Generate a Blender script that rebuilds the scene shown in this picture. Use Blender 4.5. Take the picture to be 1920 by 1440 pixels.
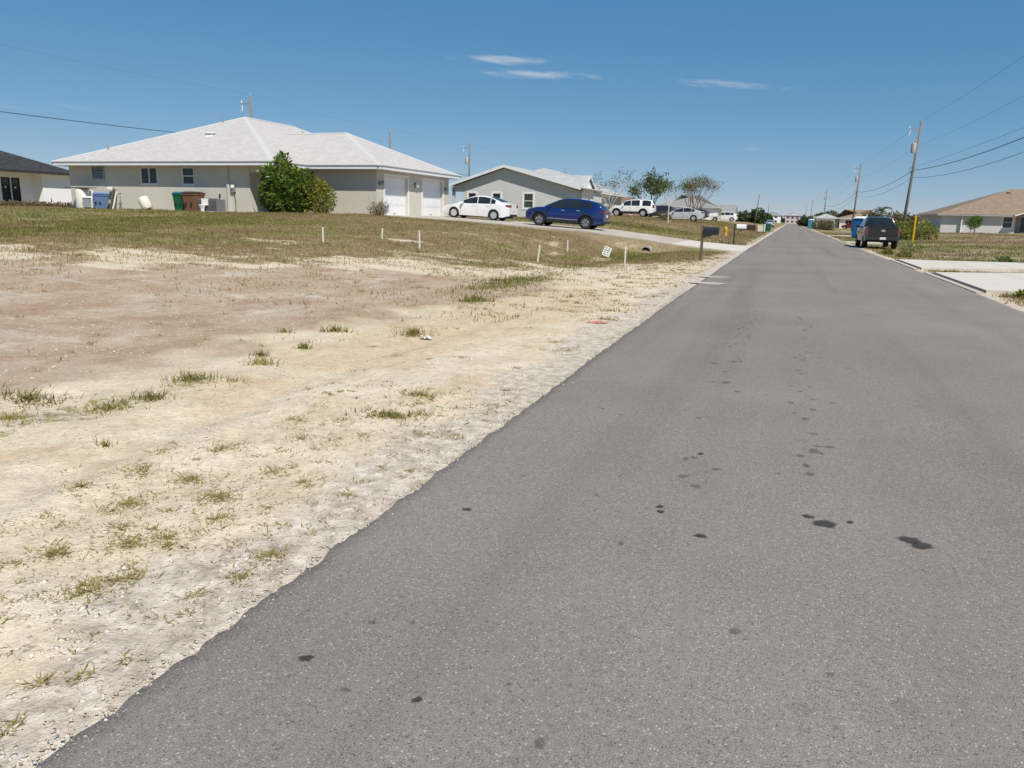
import bpy, bmesh, math, random
import numpy as np
from mathutils import Vector, Matrix

for o in list(bpy.data.objects):
    bpy.data.objects.remove(o)
scene = bpy.context.scene
COL = scene.collection
R = math.radians

# ------------------------------------------------------------------ camera
PITCH, YAW, ROLL, CAM_H = R(12.537), R(19.494), R(1.3), 1.5
cam_data = bpy.data.cameras.new('camera')
cam = bpy.data.objects.new('camera', cam_data)
COL.objects.link(cam)
cam_data.sensor_width = 36.0
cam_data.lens = 36.0 * 1420.0 / 1920.0
cam_data.clip_start = 0.05
cam_data.clip_end = 6000.0
_right = Vector((math.cos(YAW), math.sin(YAW), 0))
_fh = Vector((-math.sin(YAW), math.cos(YAW), 0))
_fwd = _fh * math.cos(PITCH) + Vector((0, 0, -math.sin(PITCH)))
_up = _right.cross(_fwd)
_r2 = _right * math.cos(ROLL) + _up * math.sin(ROLL)
_u2 = _up * math.cos(ROLL) - _right * math.sin(ROLL)
_m = Matrix((_r2, _u2, -_fwd)).transposed().to_4x4()
_m.translation = Vector((0, 0, CAM_H))
cam.matrix_world = _m
scene.camera = cam

# ------------------------------------------------------------------ light, sky, exposure
SUN_EL = R(52)
SUN_AZ = math.atan2(0.74, -0.67)        # measured from +Y towards +X
sun_vec = Vector((math.sin(SUN_AZ) * math.cos(SUN_EL), math.cos(SUN_AZ) * math.cos(SUN_EL), math.sin(SUN_EL)))
sd = bpy.data.lights.new('sun', 'SUN')
sd.energy = 5.0
sd.angle = R(0.53)
sd.color = (1.0, 0.94, 0.85)
so = bpy.data.objects.new('sun', sd)
COL.objects.link(so)
so.rotation_euler = (-sun_vec).to_track_quat('-Z', 'Y').to_euler()
so.location = (20, -20, 40)

world = bpy.data.worlds.new('World')
scene.world = world
world.use_nodes = True
wt = world.node_tree
for n in list(wt.nodes):
    wt.nodes.remove(n)


class NT:
    """small helper round a node tree"""
    def __init__(s, tree):
        s.t = tree

    def node(s, kind, **kw):
        n = s.t.nodes.new(kind)
        for k, v in kw.items():
            setattr(n, k, v)
        return n

    def put(s, sock, v):
        if v is None:
            return
        if isinstance(v, bpy.types.NodeSocket):
            s.t.links.new(v, sock)
        else:
            if hasattr(sock.default_value, '__len__') and not isinstance(v, (tuple, list)):
                v = (v,) * len(sock.default_value)
            if hasattr(sock.default_value, '__len__') and len(sock.default_value) == 4 and len(v) == 3:
                v = tuple(v) + (1.0,)
            sock.default_value = v

    def math(s, op, a, b=None, c=None, clamp=False):
        n = s.node('ShaderNodeMath', operation=op, use_clamp=clamp)
        s.put(n.inputs[0], a)
        s.put(n.inputs[1], b)
        s.put(n.inputs[2], c)
        return n.outputs[0]

    def noise(s, scale, detail=3, rough=0.55, vec=None, dist=0.0, out='Fac'):
        n = s.node('ShaderNodeTexNoise')
        n.inputs['Scale'].default_value = scale
        n.inputs['Detail'].default_value = detail
        n.inputs['Roughness'].default_value = rough
        n.inputs['Distortion'].default_value = dist
        s.put(n.inputs['Vector'], vec)
        return n.outputs[out]

    def voro(s, scale, vec=None, feature='F1', out='Distance'):
        n = s.node('ShaderNodeTexVoronoi', feature=feature)
        n.inputs['Scale'].default_value = scale
        s.put(n.inputs['Vector'], vec)
        return n.outputs[out]

    def ramp(s, fac, stops, interp='LINEAR'):
        n = s.node('ShaderNodeValToRGB')
        cr = n.color_ramp
        cr.interpolation = interp
        while len(cr.elements) < len(stops):
            cr.elements.new(0.5)
        for e, (p, c) in zip(cr.elements, stops):
            e.position = p
            e.color = (c, c, c, 1) if not hasattr(c, '__len__') else (tuple(c) + (1,))[:4]
        s.put(n.inputs[0], fac)
        return n.outputs[0]

    def step(s, v, a, b, lo=0.0, hi=1.0):
        n = s.node('ShaderNodeMapRange', interpolation_type='SMOOTHSTEP')
        s.put(n.inputs[0], v)
        n.inputs[1].default_value = a
        n.inputs[2].default_value = b
        n.inputs[3].default_value = lo
        n.inputs[4].default_value = hi
        return n.outputs[0]

    def mix(s, fac, a, b, mode='MIX'):
        n = s.node('ShaderNodeMix', data_type='RGBA', blend_type=mode)
        s.put(n.inputs[0], fac)
        s.put(n.inputs[6], a)
        s.put(n.inputs[7], b)
        return n.outputs[2]

    def mapv(s, vec, scale=(1, 1, 1), rot=(0, 0, 0), loc=(0, 0, 0)):
        n = s.node('ShaderNodeMapping')
        s.put(n.inputs['Vector'], vec)
        n.inputs['Scale'].default_value = scale
        n.inputs['Rotation'].default_value = rot
        n.inputs['Location'].default_value = loc
        return n.outputs[0]

    def bump(s, height, strength, dist=0.02):
        n = s.node('ShaderNodeBump')
        n.inputs['Strength'].default_value = strength
        n.inputs['Distance'].default_value = dist
        s.put(n.inputs['Height'], height)
        return n.outputs[0]


W = NT(wt)
sky = W.node('ShaderNodeTexSky', sky_type='NISHITA')
sky.sun_disc = False
sky.sun_elevation = SUN_EL
sky.sun_rotation = SUN_AZ
sky.altitude = 0.0
sky.air_density = 0.7
sky.dust_density = 0.0
sky.ozone_density = 6.0
tc = W.node('ShaderNodeTexCoord')
sep = W.node('ShaderNodeSeparateXYZ')
wt.links.new(tc.outputs['Generated'], sep.inputs[0])
az = W.math('ARCTAN2', sep.outputs[0], sep.outputs[1])
el = W.math('ARCSINE', sep.outputs[2])
# thin high wisps: a few soft patches of cirrus, each broken up by stretched noise
comb = W.node('ShaderNodeCombineXYZ')
W.put(comb.inputs[0], W.math('MULTIPLY', az, 9.0))
W.put(comb.inputs[1], W.math('MULTIPLY', W.math('ADD', el, W.math('MULTIPLY', az, 0.10)), 62.0))
wn = W.noise(1.3, 7, 0.62, comb.outputs[0], dist=0.8)
wn2 = W.noise(4.5, 5, 0.6, comb.outputs[0], dist=0.5)
wisp = None
for (ca, ce, sa, se, tilt, amp) in [(-0.358, 0.1855, 0.062, 0.0062, -0.05, 1.0), (-0.332, 0.1700, 0.085, 0.0058, -0.02, 1.0),
                                    (-0.086, 0.1570, 0.060, 0.0055, -0.08, 0.85), (-0.050, 0.0850, 0.026, 0.0022, -0.05, 0.5),
                                    (-0.900, 0.1050, 0.28, 0.018, -0.06, 0.22), (-0.01, 0.172, 0.012, 0.002, 0, 0.35)]:
    da = W.math('SUBTRACT', az, ca)
    de = W.math('SUBTRACT', W.math('SUBTRACT', el, ce), W.math('MULTIPLY', da, tilt))
    q = W.math('ADD', W.math('POWER', W.math('DIVIDE', da, sa), 2.0), W.math('POWER', W.math('DIVIDE', de, se), 2.0))
    g = W.math('MULTIPLY', W.math('EXPONENT', W.math('MULTIPLY', q, -1.0)), amp)
    wisp = g if wisp is None else W.math('MAXIMUM', wisp, g)
wfac = W.math('MULTIPLY', W.step(W.math('ADD', W.math('MULTIPLY', wisp, 0.9), W.math('ADD', W.math('MULTIPLY', W.math('SUBTRACT', wn, 0.5), 2.3), W.math('MULTIPLY', W.math('SUBTRACT', wn2, 0.5), 0.9))), 0.28, 1.2), W.math('MULTIPLY', W.step(wisp, 0.02, 0.35), 0.62), clamp=True)
# photographic response of the whole sky (same curve in every direction)
ssep = W.node('ShaderNodeSeparateColor')
wt.links.new(sky.outputs[0], ssep.inputs[0])
scmb = W.node('ShaderNodeCombineColor')
for k_, (gain, gam) in enumerate(((6.6, 1.0), (5.8, .62), (6.4, .46))):
    W.put(scmb.inputs[k_], W.math('MULTIPLY', W.math('POWER', W.math('MULTIPLY', ssep.outputs[k_], .11), gam), gain))
skyc = W.mix(wfac, scmb.outputs[0], (5.6, 6.2, 7.0))
bg = W.node('ShaderNodeBackground')
W.put(bg.inputs['Color'], skyc)
bg.inputs['Strength'].default_value = 0.1
wo = W.node('ShaderNodeOutputWorld')
wt.links.new(bg.outputs[0], wo.inputs[0])

scene.view_settings.view_transform = 'Standard'
scene.view_settings.look = 'None'
scene.view_settings.exposure = 0.0
scene.view_settings.gamma = 1.0
scene.view_settings.use_curve_mapping = False

# ------------------------------------------------------------------ helpers
rng = random.Random(7)
nrng = np.random.default_rng(11)


def S(t):
    t = np.clip(t, 0, 1)
    return t * t * (3 - 2 * t)


def vnoise(x, y, seed=0):
    """smooth value noise on a lattice, 0..1"""
    x = np.asarray(x, float)
    y = np.asarray(y, float)
    xi = np.floor(x).astype(np.int64)
    yi = np.floor(y).astype(np.int64)
    fx = x - xi
    fy = y - yi
    fx = fx * fx * (3 - 2 * fx)
    fy = fy * fy * (3 - 2 * fy)

    def hsh(a, b):
        n = (a * 374761393 + b * 668265263 + seed * 1442695041) & 0x7fffffff
        n = ((n ^ (n >> 13)) * 1274126177) & 0x7fffffff
        n = (n ^ (n >> 16)) & 0xffff
        return n / 65535.0
    return (hsh(xi, yi) * (1 - fx) + hsh(xi + 1, yi) * fx) * (1 - fy) + (hsh(xi, yi + 1) * (1 - fx) + hsh(xi + 1, yi + 1) * fx) * fy


def fbm(x, y, seed=0, oct=4):
    s = 0
    a = 0.5
    for i in range(oct):
        s = s + a * vnoise(x * 2 ** i, y * 2 ** i, seed + i)
        a *= 0.5
    return s / (1 - 0.5 ** oct)


class MB:
    """collects faces and links them as ONE mesh object"""
    def __init__(s):
        s.v = []
        s.f = []

    def add(s, vs, fs):
        b = len(s.v)
        s.v += [tuple(p) for p in vs]
        s.f += [tuple(i + b for i in q) for q in fs]
        return s

    def box(s, x0, x1, y0, y1, z0, z1):
        return s.add([(x0, y0, z0), (x1, y0, z0), (x1, y1, z0), (x0, y1, z0), (x0, y0, z1), (x1, y0, z1), (x1, y1, z1), (x0, y1, z1)],
                     [(3, 2, 1, 0), (4, 5, 6, 7), (0, 1, 5, 4), (1, 2, 6, 5), (2, 3, 7, 6), (3, 0, 4, 7)])

    def hexa(s, bot, top):
        """eight-corner solid: four bottom points then four top points, same winding"""
        return s.add(list(bot) + list(top), [(3, 2, 1, 0), (4, 5, 6, 7), (0, 1, 5, 4), (1, 2, 6, 5), (2, 3, 7, 6), (3, 0, 4, 7)])

    def taper(s, cx, cy, z0, z1, ax0, ay0, ax1, ay1, dx=0, dy=0):
        return s.hexa([(cx - ax0, cy - ay0, z0), (cx + ax0, cy - ay0, z0), (cx + ax0, cy + ay0, z0), (cx - ax0, cy + ay0, z0)],
                      [(cx + dx - ax1, cy + dy - ay1, z1), (cx + dx + ax1, cy + dy - ay1, z1), (cx + dx + ax1, cy + dy + ay1, z1), (cx + dx - ax1, cy + dy + ay1, z1)])

    def prism(s, poly, axis, a0, a1):
        """2D polygon extruded along an axis (x: poly is (y,z); y: (x,z); z: (x,y))"""
        def P(p, a):
            return {'x': (a, p[0], p[1]), 'y': (p[0], a, p[1]), 'z': (p[0], p[1], a)}[axis]
        n = len(poly)
        vs = [P(p, a0) for p in poly] + [P(p, a1) for p in poly]
        fs = [tuple(range(n))[::-1], tuple(range(n, 2 * n))] + [(i, (i + 1) % n, n + (i + 1) % n, n + i) for i in range(n)]
        return s.add(vs, fs)

    def tube(s, pts, r, n=8, caps=True):
        pts = [Vector(p) for p in pts]
        m = len(pts)
        rs = r if hasattr(r, '__len__') else [r] * m
        prev = None
        rings = []
        for i, p in enumerate(pts):
            d = (pts[min(i + 1, m - 1)] - pts[max(i - 1, 0)])
            if d.length < 1e-9:
                d = Vector((0, 0, 1))
            d.normalize()
            if prev is None:
                a = d.orthogonal().normalized()
            else:
                a = (prev - d * prev.dot(d))
                a = a.normalized() if a.length > 1e-6 else d.orthogonal().normalized()
            prev = a
            b = d.cross(a)
            rings.append([p + (a * math.cos(2 * math.pi * k / n) + b * math.sin(2 * math.pi * k / n)) * rs[i] for k in range(n)])
        vs = [q for ring in rings for q in ring]
        fs = []
        for i in range(m - 1):
            for k in range(n):
                fs.append((i * n + k, i * n + (k + 1) % n, (i + 1) * n + (k + 1) % n, (i + 1) * n + k))
        if caps:
            fs.append(tuple(range(n))[::-1])
            fs.append(tuple(range((m - 1) * n, m * n)))
        return s.add(vs, fs)

    def lathe(s, prof, n=16, c=(0, 0, 0), axis='z'):
        """profile of (radius, height) turned round an axis"""
        vs = []
        for (r, h) in prof:
            for k in range(n):
                a = 2 * math.pi * k / n
                x, y = r * math.cos(a), r * math.sin(a)
                q = {'z': (x, y, h), 'y': (x, h, y), 'x': (h, x, y)}[axis]
                vs.append((q[0] + c[0], q[1] + c[1], q[2] + c[2]))
        fs = []
        m = len(prof)
        for i in range(m - 1):
            for k in range(n):
                fs.append((i * n + k, i * n + (k + 1) % n, (i + 1) * n + (k + 1) % n, (i + 1) * n + k))
        fs.append(tuple(range(n))[::-1])
        fs.append(tuple(range((m - 1) * n, m * n)))
        return s.add(vs, fs)

    def quad(s, a, b, c, d):
        return s.add([a, b, c, d], [(0, 1, 2, 3)])

    def build(s, name, mat, parent=None, org=(0, 0, 0), smooth=False, recalc=True):
        me = bpy.data.meshes.new(name)
        vs = [(p[0] - org[0], p[1] - org[1], p[2] - org[2]) for p in s.v]
        me.from_pydata(vs, [], s.f)
        if recalc:
            bm = bmesh.new()
            bm.from_mesh(me)
            bmesh.ops.recalc_face_normals(bm, faces=bm.faces)
            bm.to_mesh(me)
            bm.free()
        if smooth:
            for p in me.polygons:
                p.use_smooth = True
        o = bpy.data.objects.new(name, me)
        me.materials.append(mat)
        COL.objects.link(o)
        if parent is not None:
            o.parent = parent
        return o


def tag(o, label=None, cat=None, group=None, kind=None):
    if label:
        o['label'] = label
    if cat:
        o['category'] = cat
    if group:
        o['group'] = group
    if kind:
        o['kind'] = kind
    return o


def thing(name, label, cat, loc=(0, 0, 0), rz=0.0, group=None):
    o = bpy.data.objects.new(name, None)
    o.empty_display_size = 0.2
    COL.objects.link(o)
    o.location = loc
    o.rotation_euler = (0, 0, rz)
    return tag(o, label, cat, group)


def shade_by_angle(o, deg=35):
    for p in o.data.polygons:
        p.use_smooth = True
    try:
        o.data.set_sharp_from_angle(angle=R(deg))
    except Exception:
        pass
    return o


def copy_tree(o, parent=None):
    c = o.copy()
    COL.objects.link(c)
    c.parent = parent
    for ch in o.children:
        copy_tree(ch, c)
    return c


MATS = {}


def mat(name, col, rough=0.8, var=0.08, scale=3.0, spec=0.3, metal=0.0, bump=0.0, bscale=60.0, coat=0.0, trans=0.0):
    """plain painted / stucco / plastic surface with slight procedural unevenness"""
    if name in MATS:
        return MATS[name]
    m = bpy.data.materials.new(name)
    m.use_nodes = True
    t = NT(m.node_tree)
    b = m.node_tree.nodes['Principled BSDF']
    tcn = t.node('ShaderNodeTexCoord').outputs['Object']
    n1 = t.noise(scale, 5, 0.6, tcn)
    f = t.math('ADD', t.math('MULTIPLY', t.math('SUBTRACT', n1, 0.5), 2.0 * var), 1.0)
    vm = t.node('ShaderNodeVectorMath', operation='SCALE')
    vm.inputs[0].default_value = col[:3]
    t.put(vm.inputs['Scale'], f)
    t.put(b.inputs['Base Color'], vm.outputs[0])
    b.inputs['Roughness'].default_value = rough
    b.inputs['Specular IOR Level'].default_value = spec
    b.inputs['Metallic'].default_value = metal
    b.inputs['Coat Weight'].default_value = coat
    if coat:
        b.inputs['Coat Roughness'].default_value = 0.05
    if bump:
        t.put(b.inputs['Normal'], t.bump(t.noise(bscale, 3, 0.6, tcn), bump, 0.01))
    MATS[name] = m
    return m


def leaf_mat(name, c1, c2, c3=None, rough=0.5, trans=0.25):
    """foliage: colour varies leaf by leaf with the 'tint' attribute"""
    if name in MATS:
        return MATS[name]
    m = bpy.data.materials.new(name)
    m.use_nodes = True
    t = NT(m.node_tree)
    b = m.node_tree.nodes['Principled BSDF']
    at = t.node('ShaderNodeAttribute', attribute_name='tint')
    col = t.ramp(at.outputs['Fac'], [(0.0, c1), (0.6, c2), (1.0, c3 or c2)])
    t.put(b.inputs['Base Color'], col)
    b.inputs['Roughness'].default_value = rough
    b.inputs['Specular IOR Level'].default_value = 0.25
    tr = t.node('ShaderNodeBsdfTranslucent')
    t.put(tr.inputs['Color'], col)
    mx = t.node('ShaderNodeMixShader')
    mx.inputs[0].default_value = trans
    out = m.node_tree.nodes['Material Output']
    m.node_tree.links.new(b.outputs[0], mx.inputs[1])
    m.node_tree.links.new(tr.outputs[0], mx.inputs[2])
    m.node_tree.links.new(mx.outputs[0], out.inputs[0])
    MATS[name] = m
    return m


def np_mesh(name, verts, faces, material, parent=None, tint=None, loc=None):
    """mesh from numpy arrays (faces all triangles or all quads); tint is one value per vertex"""
    me = bpy.data.meshes.new(name)
    verts = np.asarray(verts, np.float32)
    faces = np.asarray(faces, np.int32)
    k = faces.shape[1]
    me.vertices.add(len(verts))
    me.vertices.foreach_set('co', verts.ravel())
    me.loops.add(faces.size)
    me.loops.foreach_set('vertex_index', faces.ravel())
    me.polygons.add(len(faces))
    me.polygons.foreach_set('loop_start', np.arange(0, faces.size, k, dtype=np.int32))
    me.polygons.foreach_set('loop_total', np.full(len(faces), k, dtype=np.int32))
    me.update(calc_edges=True)
    me.validate()
    if tint is not None:
        a = me.attributes.new('tint', 'FLOAT', 'POINT')
        a.data.foreach_set('value', np.asarray(tint, np.float32))
    me.materials.append(material)
    o = bpy.data.objects.new(name, me)
    COL.objects.link(o)
    if parent is not None:
        o.parent = parent
    if loc is not None:
        o.location = loc
    return o


# ------------------------------------------------------------------ terrain heights (road runs along +Y, x to the right)
FX = [-400, -60, -21, -17, -13, -10.5, -8.3, -6.6, -4.8, -2.4, -1.6]
FZ = [1.45, 1.35, 1.33, 1.12, .88, .68, .12, -.22, .0, -.01, -.02]
GX = [-400, -60, -21, -13, -8, -5, -3, -1.6]
GZ = [1.45, 1.38, 1.36, 1.15, .6, .28, .04, -.02]
NX = [-400, -60, -40, -25, -18, -12, -8, -5, -2.4, -1.6]
NZ = [1.3, 1.1, .95, .75, .52, .25, .06, -.03, -.01, -.02]
RX = [3.9, 4.6, 6.5, 9, 14, 22, 40, 400]
RZ = [-.02, -.01, -.06, -.02, .15, .5, .75, .9]
DX = [-24, -21.5, -17, -13, -10.4, -7.5, -5, -3, -2, -1.6]
DZ = [1.38, 1.36, 1.16, .92, .80, .5, .22, .07, .02, .01]


def sint(x, xs, zs):
    return (np.interp(x - .6, xs, zs) + np.interp(x, xs, zs) * 2 + np.interp(x + .6, xs, zs)) / 4


def gz(X, Y):
    X = np.asarray(X, float)
    Y = np.asarray(Y, float)
    fz = np.where(X < -2.2, sint(X, FX, FZ), np.interp(X, FX, FZ))
    nz = np.where(X < -2.2, sint(X, NX, NZ), np.interp(X, NX, NZ))
    b = S((Y - 15) / 19)
    z = nz * (1 - b) + fz * b
    b2 = S((Y - 46) / 7)
    z = z * (1 - b2) + sint(X, GX, GZ) * b2
    z = z + .38 * S((Y - 62) / 18) * S((-X - 4) / 6) * S((170 - Y) / 25)
    z = np.where(X > -2.2, np.minimum(z, -.015), z)
    e = S((Y - 37.6) / 1.6) * S((49.9 - Y) / 1.6)
    dz = np.interp(X, DX, DZ) - .05
    z = np.where((X < -1.9) & (X > -24), z * (1 - e) + dz * e, z)
    z = np.where(X > 3.9, np.interp(X, RX, RZ), z)
    return z


def G(x, y):
    return float(gz(x, y))

# ------------------------------------------------------------------ ground zones
def left_edge(Y):
    Y = np.asarray(Y, float)
    return -1.82 - .16 * S(Y / 16) - .08 * S((Y - 16) / 30) + (fbm(Y * .35, Y * 0 + 3.1, 5, 2) - .5) * .03 + (vnoise(Y * 5, Y * 0, 9) - .5) * .014 + (vnoise(Y * 13, Y * 0, 15) - .5) * .02 + (vnoise(Y * 34, Y * 0, 19) - .5) * .02


def right_edge(Y):
    Y = np.asarray(Y, float)
    return 4.16 + (fbm(Y * .5, Y * 0 + 7.7, 21, 3) - .5) * .16


YB_X = [-60, -24, -15.8, -12.5, -10.8, -7, -4.2, -2.6, -1.9]
YB_Y = [8.5, 10.2, 11.9, 13.2, 16.8, 19.4, 23.5, 29, 33]


def blob(X, Y, cx, cy, rx, ry, rot=0.0):
    c, s = math.cos(rot), math.sin(rot)
    u = ((X - cx) * c + (Y - cy) * s) / rx
    v = (-(X - cx) * s + (Y - cy) * c) / ry
    return np.exp(-(u * u + v * v))


GREEN = [(-5.9, 16.6, .55, 2.6, .0, .9), (-6.2, 21.5, .5, 3.2, .02, 1.0), (-6.4, 34, 1.2, 3.4, 0, 1.0), (-7.4, 28, .7, 2.5, 0, .6),
         (-24, 24, 9, 3.5, .5, .75), (-32, 30, 10, 4, 0, .7), (-17, 18.5, 5, 1.5, .6, .5), (-5.2, 29.5, .8, 2.4, 0, .6), (-7.5, 52, 5, 3, 0, .4),
         (-4.9, 4.3, .5, 1.0, .3, .5), (-4.95, 5.4, .3, .5, .3, .5), (-5.0, 6.5, .3, .5, .2, .4)]
BARE = [(-12.7, 24.2, .7, .45, 0, .9), (-8.3, 28.0, .22, .8, .1, .55), (-9.4, 31.5, .2, 1.4, .25, .5), (-6.9, 30.0, .3, .8, 0, .5), (-15.6, 20.5, 1.2, .5, 0, .5)]


def zones(X, Y):
    X = np.asarray(X, float)
    Y = np.asarray(Y, float)
    n1 = fbm(X * .35, Y * .35, 31, 4) - .5
    n2 = fbm(X * 1.3, Y * 1.3, 41, 4) - .5
    n3 = fbm(X * .12, Y * .12, 51, 3) - .5
    yb = np.interp(X, YB_X, YB_Y)
    n4 = fbm(X * .9, Y * 2.6, 47, 4) - .5
    grass = S((Y - yb + n1 * 7 + n2 * 6 + n4 * 10 + 2.2) / 9.0)
    grass = np.where(X > 3.9, .8 + n1, grass)
    # verge of sand beside the asphalt
    dl = left_edge(Y) - X
    dr = X - right_edge(Y)
    verge = 1 - S((dl - .4 + n2 * 1.2 - 1.2 * S((26 - Y) / 10) + .5 * S((Y - 33) / 8)) / 1.3)
    verge = np.where(X > 0, 1 - S((dr - .12 + n2 * .35) / .3), verge)
    grass = grass * (1 - verge * np.where(X > 0, .95, .9))
    for (cx, cy, rx, ry, rot, a) in BARE:
        grass = grass * (1 - a * np.clip(blob(X, Y, cx, cy, rx, ry, rot) * 1.5 + n2 * .5, 0, 1))
    green = np.clip(n3 * 2.6 + .32 + n1 * 1.8 + n2 * .7 + .22 * S((-X - 18) / 8), 0, 1) * .9
    for (cx, cy, rx, ry, rot, a) in GREEN:
        green = np.maximum(green, a * np.clip(blob(X, Y, cx, cy, rx, ry, rot) * 1.25 + n2 * .5, 0, 1))
    near_tuft = np.zeros_like(X)
    for (cx, cy, rx, ry, rot, a) in GREEN[:1] + GREEN[-3:]:
        near_tuft = np.maximum(near_tuft, a * np.clip(blob(X, Y, cx, cy, rx, ry, rot) * 1.3 + n2 * .8, 0, 1))
    grass = np.maximum(grass, near_tuft * .75)
    # compacted pinkish fill dirt on the empty lot
    din = S((-X - 4.7 + n2 * 1.6 + n1 * 1.2 + .1 * np.clip(Y - 8, 0, 9)) / 1.9)
    dout = S((yb + .2 - Y + n1 * 2.5 + n4 * 3) / 2.0)
    dirt = din * dout * S((18.5 - Y + (X + 12) * .4 * 0 + n1 * 2) / 3)
    band = S((Y - yb + 5.5) / 2) * S((yb + 4 - Y) / 4) * S((-X - 9) / 3)
    dirt = np.maximum(dirt, band * np.clip(.5 + n2 * 1.6 + n4 * 1.2, 0, 1))
    dirt = np.where(X > 0, 0, dirt)
    gravel = np.where(X < 1, 1 - S((dl - .15 + n2 * .8) / .75), 1 - S(dr / .4))
    ochre = np.clip(.34 * S((Y - 8) / 8) * S((-X - 2.4) / 1.0) + 1.1 * blob(X, Y, -4.3, 8.5, 1.0, 3.2, .08) + .9 * blob(X, Y, -5.2, 14, 1.6, 3.0, .1) + .7 * blob(X, Y, -3.4, 12.5, .6, 3, .05) + .5 * blob(X, Y, -4.2, 5.2, .5, 1.2, .2) + n2 * .9 + n1 * .5, 0, 1)
    return dict(ochre=ochre, grass=np.clip(grass, 0, 1), dirt=np.clip(dirt, 0, 1), green=np.clip(green, 0, 1), gravel=np.clip(gravel, 0, 1))


def micro(X, Y):
    near = S((34 - Y) / 16) * S((-X - 1.95) / .5) * S((X + 30) / 8)
    a = (fbm(X * 1.1, Y * 1.1, 61, 4) - .5) * (.07 - .03 * S((-X - 5) / 2)) + (fbm(X * 4, Y * 4, 71, 3) - .5) * .04
    # shallow wheel ruts running beside the road and turning into the lot
    p = X + 3.55 + .35 * np.sin(Y * .22) + .02 * Y
    rut = -.025 * np.exp(-((p) / .16) ** 2) - .025 * np.exp(-((p + 1.55) / .16) ** 2) + .015 * np.exp(-((p - .3) / .14) ** 2)
    far = (fbm(X * .5, Y * .5, 81, 3) - .5) * .12 * S((-X - 9) / 5) * S((Y - 10) / 10) * S((120 - Y) / 30)
    return near * (a + rut * S((16 - Y) / 8)) + far * S((np.abs(Y - 43.6) - 4.5) / 1.5)


xs = np.concatenate([-np.geomspace(60, 1500, 16)[::-1], np.arange(-58, -30, 2.0), np.arange(-30, -14, .45), np.arange(-14, -6, .14),
                     np.arange(-6, -1.6, .085), np.linspace(-1.5, 3.9, 7), np.arange(4.0, 10, .22), np.arange(10, 40, 1.2), np.geomspace(42, 1500, 18)])
ys = np.concatenate([[-60, -25, -10, -5, -2], np.arange(-1, 1, .3), np.arange(1, 12, .085), np.arange(12, 30, .16), np.arange(30, 56, .3), np.arange(56, 130, 1.5),
                     np.geomspace(132, 3500, 36)])
XX, YY = np.meshgrid(xs, ys)
ZZ = gz(XX, YY) + micro(XX, YY)
nx, ny = len(xs), len(ys)
gv = np.stack([XX.ravel(), YY.ravel(), ZZ.ravel()], 1)
ii = np.arange((ny - 1) * nx).reshape(ny - 1, nx)[:, :-1].ravel()
gf = np.stack([ii, ii + 1, ii + nx + 1, ii + nx], 1)

gm = bpy.data.materials.new('ground_soil')
gm.use_nodes = True
t = NT(gm.node_tree)
b = gm.node_tree.nodes['Principled BSDF']
pos = t.node('ShaderNodeNewGeometry').outputs['Position']


def attr(name):
    return t.node('ShaderNodeAttribute', attribute_name=name).outputs['Fac']


nf = t.noise(9.0, 6, 0.65, pos)
nm = t.noise(1.7, 6, 0.6, pos)
nl = t.noise(0.35, 4, 0.55, pos)
nff = t.noise(70.0, 3, 0.6, pos)
streak = t.noise(1.0, 6, 0.65, t.mapv(pos, (1.3, .7, 1), (0, 0, .3)), dist=.4)
sand = t.ramp(nm, [(.28, (.56, .445, .30)), (.5, (.66, .555, .41)), (.72, (.735, .645, .505))])
sand = t.mix(t.step(streak, .52, .74), sand, (.56, .43, .30))
och = t.noise(.42, 5, .6, t.mapv(pos, (1.6, .5, 1), (0, 0, .2)))
sand = t.mix(t.math('MULTIPLY', t.step(t.math('ADD', attr('ochre'), t.math('MULTIPLY', t.math('SUBTRACT', och, .5), .9)), .2, .95), .62), sand, (.575, .425, .27))
dirt = t.ramp(streak, [(.28, (.30, .20, .13)), (.46, (.41, .30, .208)), (.60, (.475, .37, .275)), (.74, (.58, .50, .40))])
dirt = t.mix(t.math('MULTIPLY', t.step(nm, .5, .7), .55), dirt, (.37, .25, .17))
wst = t.noise(1.0, 5, .6, t.mapv(pos, (.4, 1.3, 1), (0, 0, -.75)), dist=.6)
dirt = t.mix(t.math('MULTIPLY', t.step(wst, .58, .74), .7), dirt, (.62, .56, .49))
gravelc = t.ramp(nf, [(.3, (.33, .28, .23)), (.5, (.52, .46, .385)), (.68, (.66, .61, .53))])
dryg = t.ramp(nf, [(.28, (.15, .108, .052)), (.5, (.25, .188, .096)), (.72, (.36, .285, .155))])
dryg = t.mix(t.math('MULTIPLY', t.step(nl, .45, .58), .75), dryg, (.20, .122, .072))
grng = t.ramp(nf, [(.28, (.09, .092, .02)), (.5, (.165, .16, .038)), (.72, (.26, .235, .07))])
fz_ = t.math('SUBTRACT', t.math('ADD', t.math('MULTIPLY', nf, .7), t.math('MULTIPLY', nff, .5)), .6)
col = t.mix(t.step(t.math('ADD', attr('dirt'), t.math('ADD', t.math('MULTIPLY', fz_, .8), t.math('MULTIPLY', t.math('SUBTRACT', nm, .5), .6))), .25, .8), sand, dirt)
col = t.mix(t.math('MULTIPLY', t.step(t.math('ADD', attr('gravel'), t.math('MULTIPLY', fz_, .9)), .3, .8), .75), col, gravelc)
gcol = t.mix(t.step(t.math('ADD', attr('green'), t.math('MULTIPLY', fz_, .9)), .3, .7), dryg, grng)
gfac = t.step(t.math('ADD', attr('grass'), t.math('ADD', t.math('MULTIPLY', fz_, 2.0), t.math('MULTIPLY', t.math('SUBTRACT', nm, .5), 1.6))), .34, .66)
col = t.mix(t.math('MULTIPLY', gfac, .93), col, gcol)
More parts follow.
